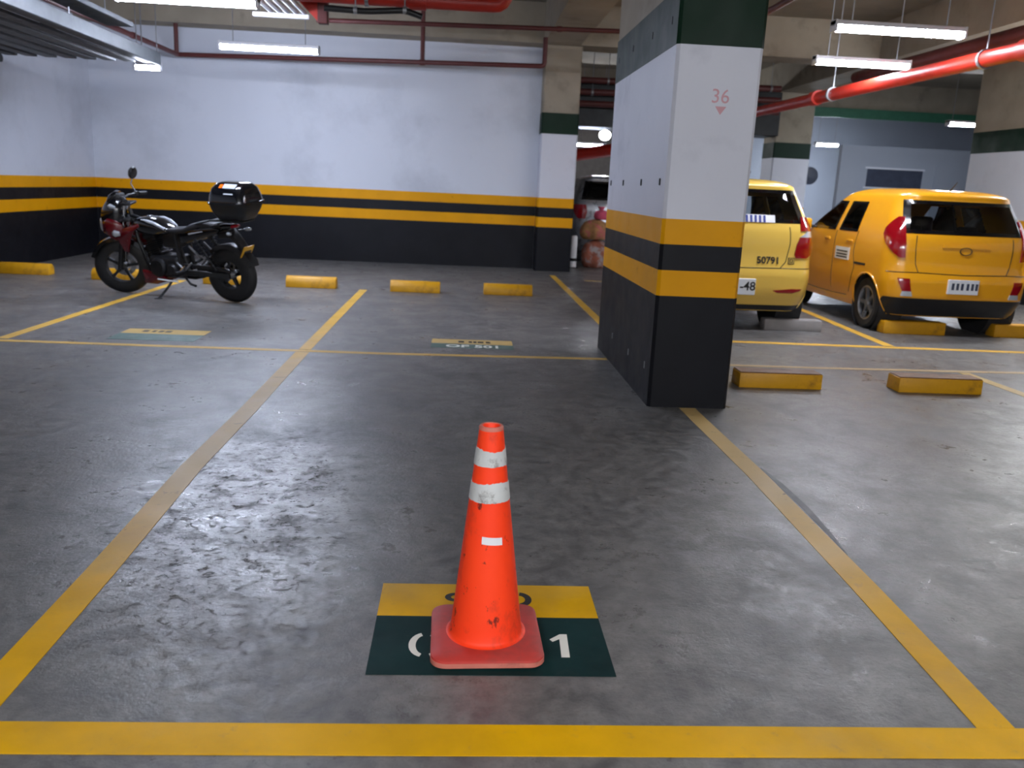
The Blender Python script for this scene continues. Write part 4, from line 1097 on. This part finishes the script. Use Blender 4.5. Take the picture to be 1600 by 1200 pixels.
# headlight fairing
fair = body('headlight_fairing', [(1.665, 0.84, 0.07, 0.08, 0.05), (1.64, 0.85, 0.14, 0.14, 0.10), (1.58, 0.87, 0.20, 0.18, 0.135), (1.50, 0.90, 0.22, 0.18, 0.15), (1.43, 0.92, 0.17, 0.14, 0.13), (1.39, 0.93, 0.10, 0.08, 0.08)], 'black_gloss', label='black headlight fairing')
_fair0 = set(bpy.data.objects) - {fair}
body('headlight_lens', [(1.69, 0.80, 0.02, 0.03, 0.03), (1.675, 0.80, 0.075, 0.07, 0.075), (1.63, 0.80, 0.10, 0.09, 0.105), (1.60, 0.81, 0.10, 0.09, 0.11)], 'lens_clear', fair)
body('visor', [(1.60, 1.00, 0.03, 0.03, 0.06, 3), (1.55, 1.06, 0.06, 0.04, 0.095, 3), (1.49, 1.11, 0.05, 0.04, 0.10, 3), (1.46, 1.13, 0.02, 0.02, 0.09, 3)], 'black_gloss', fair)
for v in (-1, 1):
    body('fairing_side', [(1.64, 0.79, 0.05, 0.06, 0.012, 2, v * 0.10), (1.57, 0.80, 0.085, 0.11, 0.03, 2, v * 0.132), (1.49, 0.79, 0.075, 0.11, 0.025, 2, v * 0.146), (1.43, 0.78, 0.04, 0.05, 0.01, 2, v * 0.135)], 'red_paint', fair, label='dark red fairing side')
    body('position_lamp', [(1.56, 1.005, 0.012, 0.012, 0.01, 2, v * 0.11), (1.52, 1.01, 0.028, 0.028, 0.018, 2, v * 0.135), (1.47, 1.0, 0.012, 0.012, 0.01, 2, v * 0.14)], 'lens_clear', fair)
    ind = body('turn_signal', [(1.52, 0.73, 0.02, 0.02, 0.015, 2, v * 0.20), (1.49, 0.73, 0.038, 0.035, 0.03, 2, v * 0.215), (1.44, 0.73, 0.025, 0.025, 0.02, 2, v * 0.22)], 'lens_clear')
    MB().tube([(1.47, v * 0.13, 0.75), (1.47, v * 0.20, 0.73)], 0.012, 8).build('stalk', 'black_plastic', ind)
for o_ in [o for o in bpy.data.objects if o not in _fair0 and o.type == 'MESH']:
    o_.data.transform(T(-0.12, 0, -0.04) )
MB().rbox(1.30, 1.42, -0.09, 0.09, 1.02, 1.09, 0.02, 2).build('instrument_panel', 'black_plastic', bike)
# handlebar, grips, levers, mirrors (turned slightly with the fork)
bar = MB().tube([(1.17, 0.36, 1.05), (1.22, 0.25, 1.06), (1.27, 0.10, 1.06), (1.28, 0, 1.05), (1.27, -0.10, 1.06), (1.22, -0.25, 1.06), (1.17, -0.36, 1.05)], 0.013, 10).build('handlebar', 'black_plastic', bike)
for v in (-1, 1):
    MB().tube([(1.165, v * 0.37, 1.05), (1.21, v * 0.265, 1.058)], 0.021, 12).build('grip', 'rubber_dark', bar)
    MB().tube([(1.245, v * 0.22, 1.05), (1.26, v * 0.30, 1.035), (1.245, v * 0.37, 1.03)], 0.007, 8).build('lever', 'alloy', bar)
    MB().rbox(1.21, 1.26, v * 0.235 - 0.03, v * 0.235 + 0.03, 1.035, 1.085, 0.012, 2).build('switch_cluster', 'black_plastic', bar)
    if v > 0: continue
    mi = MB().tube([(1.235, v * 0.235, 1.08), (1.285, v * 0.28, 1.16), (1.27, v * 0.32, 1.22)], 0.007, 8).build('mirror', 'black_plastic', bike)
    R_ = T(1.262, v * 0.325, 1.27) @ Matrix.Rotation(math.radians(20 * v), 4, 'Z') @ Matrix.Rotation(math.radians(-10), 4, 'Y')
    MB().loft([S(-0.012, 0.0, 0.062, 0.055, 0.062, 2.2), S(0.0, 0, 0.072, 0.066, 0.072, 2.2), S(0.018, 0, 0.06, 0.055, 0.06, 2.2), S(0.03, 0.0, 0.02, 0.02, 0.025, 2)]).xf(R_).build('mirror_shell', 'black_plastic', mi, 50)
    MB().loft([S(-0.0135, 0.0, 0.056, 0.05, 0.056, 2.2), S(-0.0115, 0, 0.056, 0.05, 0.056, 2.2)]).xf(R_).build('mirror_glass', 'chrome', mi, 0)
# turn the whole front end to the left about the steering head
ST = T(1.27, 0, 0.006) @ Matrix.Rotation(math.radians(26), 4, 'Z') @ T(-1.27, 0, 0)
for o_ in [o for o in bpy.data.objects if o not in _before]:
    if o_.type == 'MESH' and o_.parent is not fw: o_.data.transform(ST)
fw.location = ST @ fw.location; fw.rotation_euler = (0, 0, math.radians(26))
# tank, shrouds
tank = body('fuel_tank', [(1.20, 0.84, 0.03, 0.05, 0.06), (1.17, 0.85, 0.07, 0.10, 0.10), (1.08, 0.86, 0.10, 0.15, 0.145, 2.6), (0.96, 0.85, 0.125, 0.16, 0.16, 2.6), (0.84, 0.82, 0.12, 0.13, 0.145, 2.6), (0.74, 0.79, 0.075, 0.08, 0.11), (0.67, 0.78, 0.03, 0.03, 0.08)], 'black_gloss', label='glossy black fuel tank')
MB().lathe([(0.0, 0.012), (0.03, 0.012), (0.034, 0.004), (0.034, -0.02)], 20, mtx=T(0.98, 0, 0.972)).build('filler_cap', 'chrome', tank)
for v in (-1, 1):
    body('tank_graphic', [(1.0, 0.935, 0.012, 0.012, 0.008, 2, v * 0.118), (0.92, 0.93, 0.022, 0.035, 0.014, 2, v * 0.128), (0.82, 0.895, 0.02, 0.04, 0.014, 2, v * 0.122), (0.73, 0.83, 0.012, 0.03, 0.01, 2, v * 0.105)], 'tank_graphic', tank, label='silver white tank graphic')
    poly = [(1.44, 0.64), (1.40, 0.69), (1.22, 0.80), (1.02, 0.88), (1.0, 0.84), (1.10, 0.76), (1.16, 0.62), (1.20, 0.48), (1.26, 0.50), (1.32, 0.60)]
    MB().prism(poly, lambda a, b, t: (a, v * (0.135 + 0.02 * (1.45 - a)) + t, b), -0.012, 0.012).bevel(0.006, 2).build('tank_shroud', 'red_paint', bike, 40, label='dark red tank shroud')
    bel = MB().prism([(1.08, 0.30), (1.06, 0.15), (0.90, 0.15), (0.74, 0.20), (0.80, 0.25)], lambda a, b, t: (a, v * 0.10 + t, b), -0.02, 0.02).bevel(0.01, 2).build('belly_pan', 'red_paint', bike, 40, label='dark red belly pan')
    sp_ = MB().prism([(0.52, 0.80), (0.12, 0.90), (0.02, 0.86), (0.06, 0.80), (0.42, 0.63), (0.50, 0.64)], lambda a, b, t: (a, v * (0.115 - 0.05 * max(0, 0.5 - a)) + t, b), -0.018, 0.018).bevel(0.012, 2).build('side_panel', 'black_gloss', bike, 40)
    MB().prism([(0.40, 0.765), (0.22, 0.82), (0.23, 0.83), (0.40, 0.785)], lambda a, b, t: (a, v * (0.115 - 0.05 * max(0, 0.5 - a)) + v * 0.019 + t, b), -0.001, 0.001).build('panel_graphic', 'tank_graphic', sp_, 0)
    # rear shocks
    sh = MB().tube([(0.33, v * 0.12, 0.68), (0.10, v * 0.12, 0.36)], 0.014, 10).build('shock_absorber', 'engine', bike)
    cp = []
    for i in range(90):
        t = i / 89; a = t * 2 * math.pi * 8
        base = Vector((0.32 - 0.20 * t, v * 0.12, 0.665 - 0.28 * t))
        cp.append(base + Vector((0.81 * math.cos(a), math.sin(a), 0.58 * math.cos(a) * -1)) * 0.03)
    MB().tube(cp, 0.006, 6).build('spring', 'engine', sh)
    sw = MB().rbox(-0.04, 0.52, v * 0.095 - 0.018, v * 0.095 + 0.018, 0.275, 0.335, 0.012, 2).build('swingarm', 'dark_steel', bike)
    pg = MB().tube([(0.50, v * 0.10, 0.33), (0.50, v * 0.28, 0.33)], 0.017, 10).build('footpeg', 'rubber_dark', bike)
    MB().tube([(0.62, v * 0.11, 0.42), (0.50, v * 0.13, 0.33), (0.40, v * 0.13, 0.42)], 0.013, 8).build('peg_bracket', 'alloy', pg)
    pg2 = MB().tube([(0.27, v * 0.12, 0.47), (0.25, v * 0.24, 0.46)], 0.015, 10).build('passenger_peg', 'rubber_dark', bike)
    MB().tube([(0.42, v * 0.12, 0.60), (0.27, v * 0.125, 0.47)], 0.012, 8).build('peg_bracket', 'alloy', pg2)
    MB().tube([(0.30, v * 0.12, 0.93), (0.10, v * 0.13, 1.0), (-0.08, v * 0.12, 1.0)], 0.012, 8).build('grab_rail', 'dark_steel', bike)
    ri = body('rear_signal', [(-0.10, 0.83, 0.015, 0.015, 0.012, 2, v * 0.15), (-0.13, 0.83, 0.03, 0.028, 0.026, 2, v * 0.165), (-0.165, 0.83, 0.018, 0.018, 0.014, 2, v * 0.17)], 'lens_clear')
    MB().tube([(-0.10, v * 0.04, 0.84), (-0.12, v * 0.15, 0.83)], 0.009, 8).build('stalk', 'black_plastic', ri)
# seat and tail
body('seat', [(0.74, 0.79, 0.03, 0.05, 0.08), (0.68, 0.79, 0.04, 0.06, 0.11), (0.58, 0.80, 0.035, 0.06, 0.135, 3), (0.46, 0.82, 0.045, 0.06, 0.145, 3), (0.39, 0.86, 0.06, 0.06, 0.14, 3), (0.30, 0.90, 0.055, 0.05, 0.13, 3), (0.18, 0.92, 0.045, 0.05, 0.115, 3), (0.10, 0.92, 0.02, 0.04, 0.09)], 'seat_vinyl', label='stepped black vinyl seat')
tail = body('tail_section', [(0.34, 0.84, 0.04, 0.05, 0.11), (0.18, 0.87, 0.045, 0.05, 0.10), (0.02, 0.89, 0.045, 0.04, 0.085), (-0.09, 0.91, 0.03, 0.03, 0.07)], 'black_gloss')
body('tail_lamp', [(-0.08, 0.905, 0.03, 0.03, 0.065), (-0.115, 0.91, 0.025, 0.028, 0.06), (-0.13, 0.91, 0.015, 0.015, 0.045)], 'lens_red', tail, label='red tail lamp')
MB().prism([(0.10, 0.80), (-0.06, 0.86), (-0.10, 0.80), (-0.24, 0.56), (-0.22, 0.54), (-0.06, 0.74), (0.08, 0.72)], lambda a, b, t: (a, t, b), -0.06, 0.06).bevel(0.01, 2).build('rear_fender', 'black_plastic', bike, 40)
npl = MB().rbox(-0.006, 0.006, -0.085, 0.085, -0.065, 0.065, 0.003, 1).xf(T(-0.22, 0.0, 0.565) @ Matrix.Rotation(math.radians(-28), 4, 'Y')).build('number_plate', 'plate_yellow', bike, 0, label='small yellow number plate')
rings = []
for i in range(11):
    a = math.radians(50 + 110 * i / 10); rad = RW + 0.03
    rings.append([Vector((rad * math.cos(a) - math.cos(a) * d, v, RW + rad * math.sin(a) - math.sin(a) * d)) for v, d in ((-0.075, 0.05), (-0.06, 0.005), (0, 0.0), (0.06, 0.005), (0.075, 0.05), (0.06, 0.02), (0, 0.012), (-0.06, 0.02))])
MB().loft(rings).build('hugger', 'black_plastic', bike, 50)
# frame, engine, exhaust
frame = bpy.data.objects.new('frame', None); COL.objects.link(frame); frame.parent = bike
for pts in ([(1.24, 0, 0.93), (1.18, 0, 0.60), (1.08, 0, 0.33), (0.95, 0, 0.22), (0.60, 0, 0.24)], [(1.22, 0, 0.86), (0.70, 0, 0.74), (0.55, 0, 0.30)]):
    MB().tube(pts, 0.02, 10).build('frame_tube', 'black_plastic', frame)
for v in (-0.10, 0.10):
    MB().tube([(0.70, v, 0.74), (0.35, v, 0.76), (0.02, v, 0.84)], 0.014, 8).build('frame_tube', 'black_plastic', frame)
    MB().tube([(0.60, v, 0.72), (0.56, v, 0.30)], 0.022, 8).build('frame_tube', 'black_plastic', frame)
eng = bpy.data.objects.new('engine', None); COL.objects.link(eng); eng.parent = bike
MB().rbox(0.58, 0.98, -0.13, 0.13, 0.24, 0.47, 0.05, 4).build('crankcase', 'engine', eng, 50)
for v in (-1, 1):
    MB().lathe([(0.0, 0.035), (0.08, 0.035), (0.10, 0.02), (0.105, 0.0), (0.105, -0.05)], 28, mtx=T(0.84, v * 0.13, 0.345) @ Matrix.Rotation(-v * math.pi / 2, 4, 'X')).build('engine_cover', 'engine', eng)
    MB().lathe([(0.0, 0.03), (0.05, 0.03), (0.065, 0.01), (0.065, -0.05)], 24, mtx=T(0.66, v * 0.13, 0.33) @ Matrix.Rotation(-v * math.pi / 2, 4, 'X')).build('engine_cover', 'black_plastic', eng)
CT = T(0.90, 0, 0.45) @ Matrix.Rotation(math.radians(18), 4, 'Y')
MB().rbox(-0.07, 0.07, -0.07, 0.07, 0, 0.22, 0.02, 2).xf(CT).build('cylinder_block', 'engine', eng)
for i in range(8):
    MB().rbox(-0.095, 0.095, -0.095, 0.095, 0.02 + i * 0.021, 0.028 + i * 0.021, 0.003, 1).xf(CT).build('cooling_fin', 'engine', eng, 0)
MB().rbox(-0.09, 0.09, -0.085, 0.085, 0.20, 0.27, 0.025, 2).xf(CT).build('cylinder_head', 'engine', eng)
MB().rbox(0.60, 0.80, -0.08, 0.08, 0.55, 0.72, 0.03, 2).build('airbox', 'black_plastic', eng)
MB().tube([(0.82, 0, 0.58), (0.70, 0, 0.60)], 0.03, 12).build('carburettor', 'alloy', eng)
MB().tube([(1.02, -0.03, 0.60), (1.12, -0.05, 0.52), (1.10, -0.09, 0.30), (0.98, -0.12, 0.20), (0.60, -0.15, 0.19), (0.40, -0.16, 0.24)], 0.021, 12).build('exhaust_pipe', 'engine', bike)
MB().tube([(0.42, -0.16, 0.235), (0.34, -0.165, 0.25), (-0.10, -0.18, 0.40), (-0.18, -0.18, 0.43), (-0.19, -0.18, 0.433)], [0.024, 0.048, 0.052, 0.045, 0.02], 16).build('silencer', 'black_plastic', bike)
MB().prism([(0.58, 0.40), (0.10, 0.40), (-0.06, 0.36), (-0.06, 0.34), (0.10, 0.365), (0.58, 0.37)], lambda a, b, t: (a, t, b), 0.09, 0.12).build('chain_guard', 'black_plastic', bike, 0)
MB().tube([(0.60, 0.13, 0.20), (0.76, 0.26, 0.25)], 0.009, 8).build('gear_lever', 'alloy', bike)
MB().tube([(0.62, 0.12, 0.30), (0.54, 0.14, 0.33), (0.48, 0.14, 0.38)], 0.014, 8).build('peg_hanger', 'chrome', bike)
std = MB().tube([(0.70, 0.10, 0.21), (0.73, 0.18, 0.12), (0.77, 0.27, 0.035)], 0.013, 10).build('side_stand', 'dark_steel', bike)
MB().rbox(0.74, 0.81, 0.245, 0.30, 0.028, 0.042, 0.004, 1).build('stand_foot', 'dark_steel', std)
MB().tube([(0.52, 0.10, 0.24), (0.42, 0.16, 0.20), (0.34, 0.18, 0.19)], 0.013, 8).build('centre_stand', 'dark_steel', bike)
# top box on its rack
MB().rbox(-0.28, 0.10, -0.10, 0.10, 0.985, 1.01, 0.008, 1).build('luggage_rack', 'dark_steel', bike)
def bring(z, l0, l1, hw_, r): return [Vector((p.x + (l0 + l1) / 2, p.y, z)) for p in rrect((l1 - l0) / 2, hw_, r, z, 5)]
box = MB().loft([bring(1.01, -0.28, 0.02, 0.12, 0.06), bring(1.02, -0.30, 0.03, 0.14, 0.07), bring(1.10, -0.345, 0.065, 0.19, 0.08), bring(1.155, -0.36, 0.075, 0.208, 0.08)]).build('top_box', 'black_plastic', bike, 50, label='black plastic top box')
MB().loft([bring(1.152, -0.367, 0.082, 0.215, 0.08), bring(1.168, -0.37, 0.085, 0.218, 0.08), bring(1.173, -0.36, 0.075, 0.208, 0.08)]).build('lid_seam', 'black_gloss', box, 50)
MB().loft([bring(1.171, -0.36, 0.075, 0.208, 0.08), bring(1.225, -0.35, 0.065, 0.20, 0.08), bring(1.285, -0.335, 0.05, 0.165, 0.07), bring(1.325, -0.30, 0.015, 0.105, 0.05), bring(1.335, -0.26, -0.03, 0.05, 0.03)]).build('lid', 'black_gloss', box, 60)
def lidpatch(u0, u1, t0, t1, name, material):
    # on the sloping left shoulder of the lid
    A, B_ = Vector((0, 0.20, 1.225)), Vector((0, 0.165, 1.285))
    C_ = Vector((0, 0.105, 1.325)); nn = Vector((0, 0.66, 0.75)) * 0.003
    q = []
    for u, t in ((u0, t0), (u1, t0), (u1, t1), (u0, t1)):
        p = A.lerp(B_, t * 2) if t < 0.5 else B_.lerp(C_, t * 2 - 1); q.append(Vector((u, p.y, p.z)) + nn)
    return MB().loft([q, [p - nn * 2.2 for p in q]]).build(name, material, box, 0)
lidpatch(-0.26, -0.11, 0.55, 0.95, 'lid_sticker', 'tank_graphic')
lidpatch(-0.25, -0.14, 0.12, 0.2, 'lid_sticker', 'tank_graphic')
lidpatch(-0.105, -0.065, 0.55, 0.9, 'lid_reflector', 'lens_orange')
MB().rbox(0.072, 0.092, -0.04, 0.04, 1.13, 1.19, 0.006, 1).build('latch', 'black_gloss', box)
# bodywork squashed, box stretched to image pixel rows: tank, seat and tail sit low, the box rides on the rack
def warp(o, fn):
    for v_ in o.data.vertices: v_.co.z = fn(v_.co.z)
low = ('fuel_tank', 'tank_shroud', 'side_panel', 'seat', 'tail_section', 'grab_rail', 'rear_signal', 'rear_fender', 'luggage_rack')
for o_ in bike.children:
    nm = o_.name.split('.')[0]
    kids = [o_] + list(o_.children)
    if nm in low:
        for q in kids:
            if q.type == 'MESH': warp(q, lambda z: z if z < 0.62 else 0.62 + (z - 0.62) * 0.70)
    elif nm == 'top_box':
        for q in kids: warp(q, lambda z: 0.897 + (z - 1.01) * 1.17)
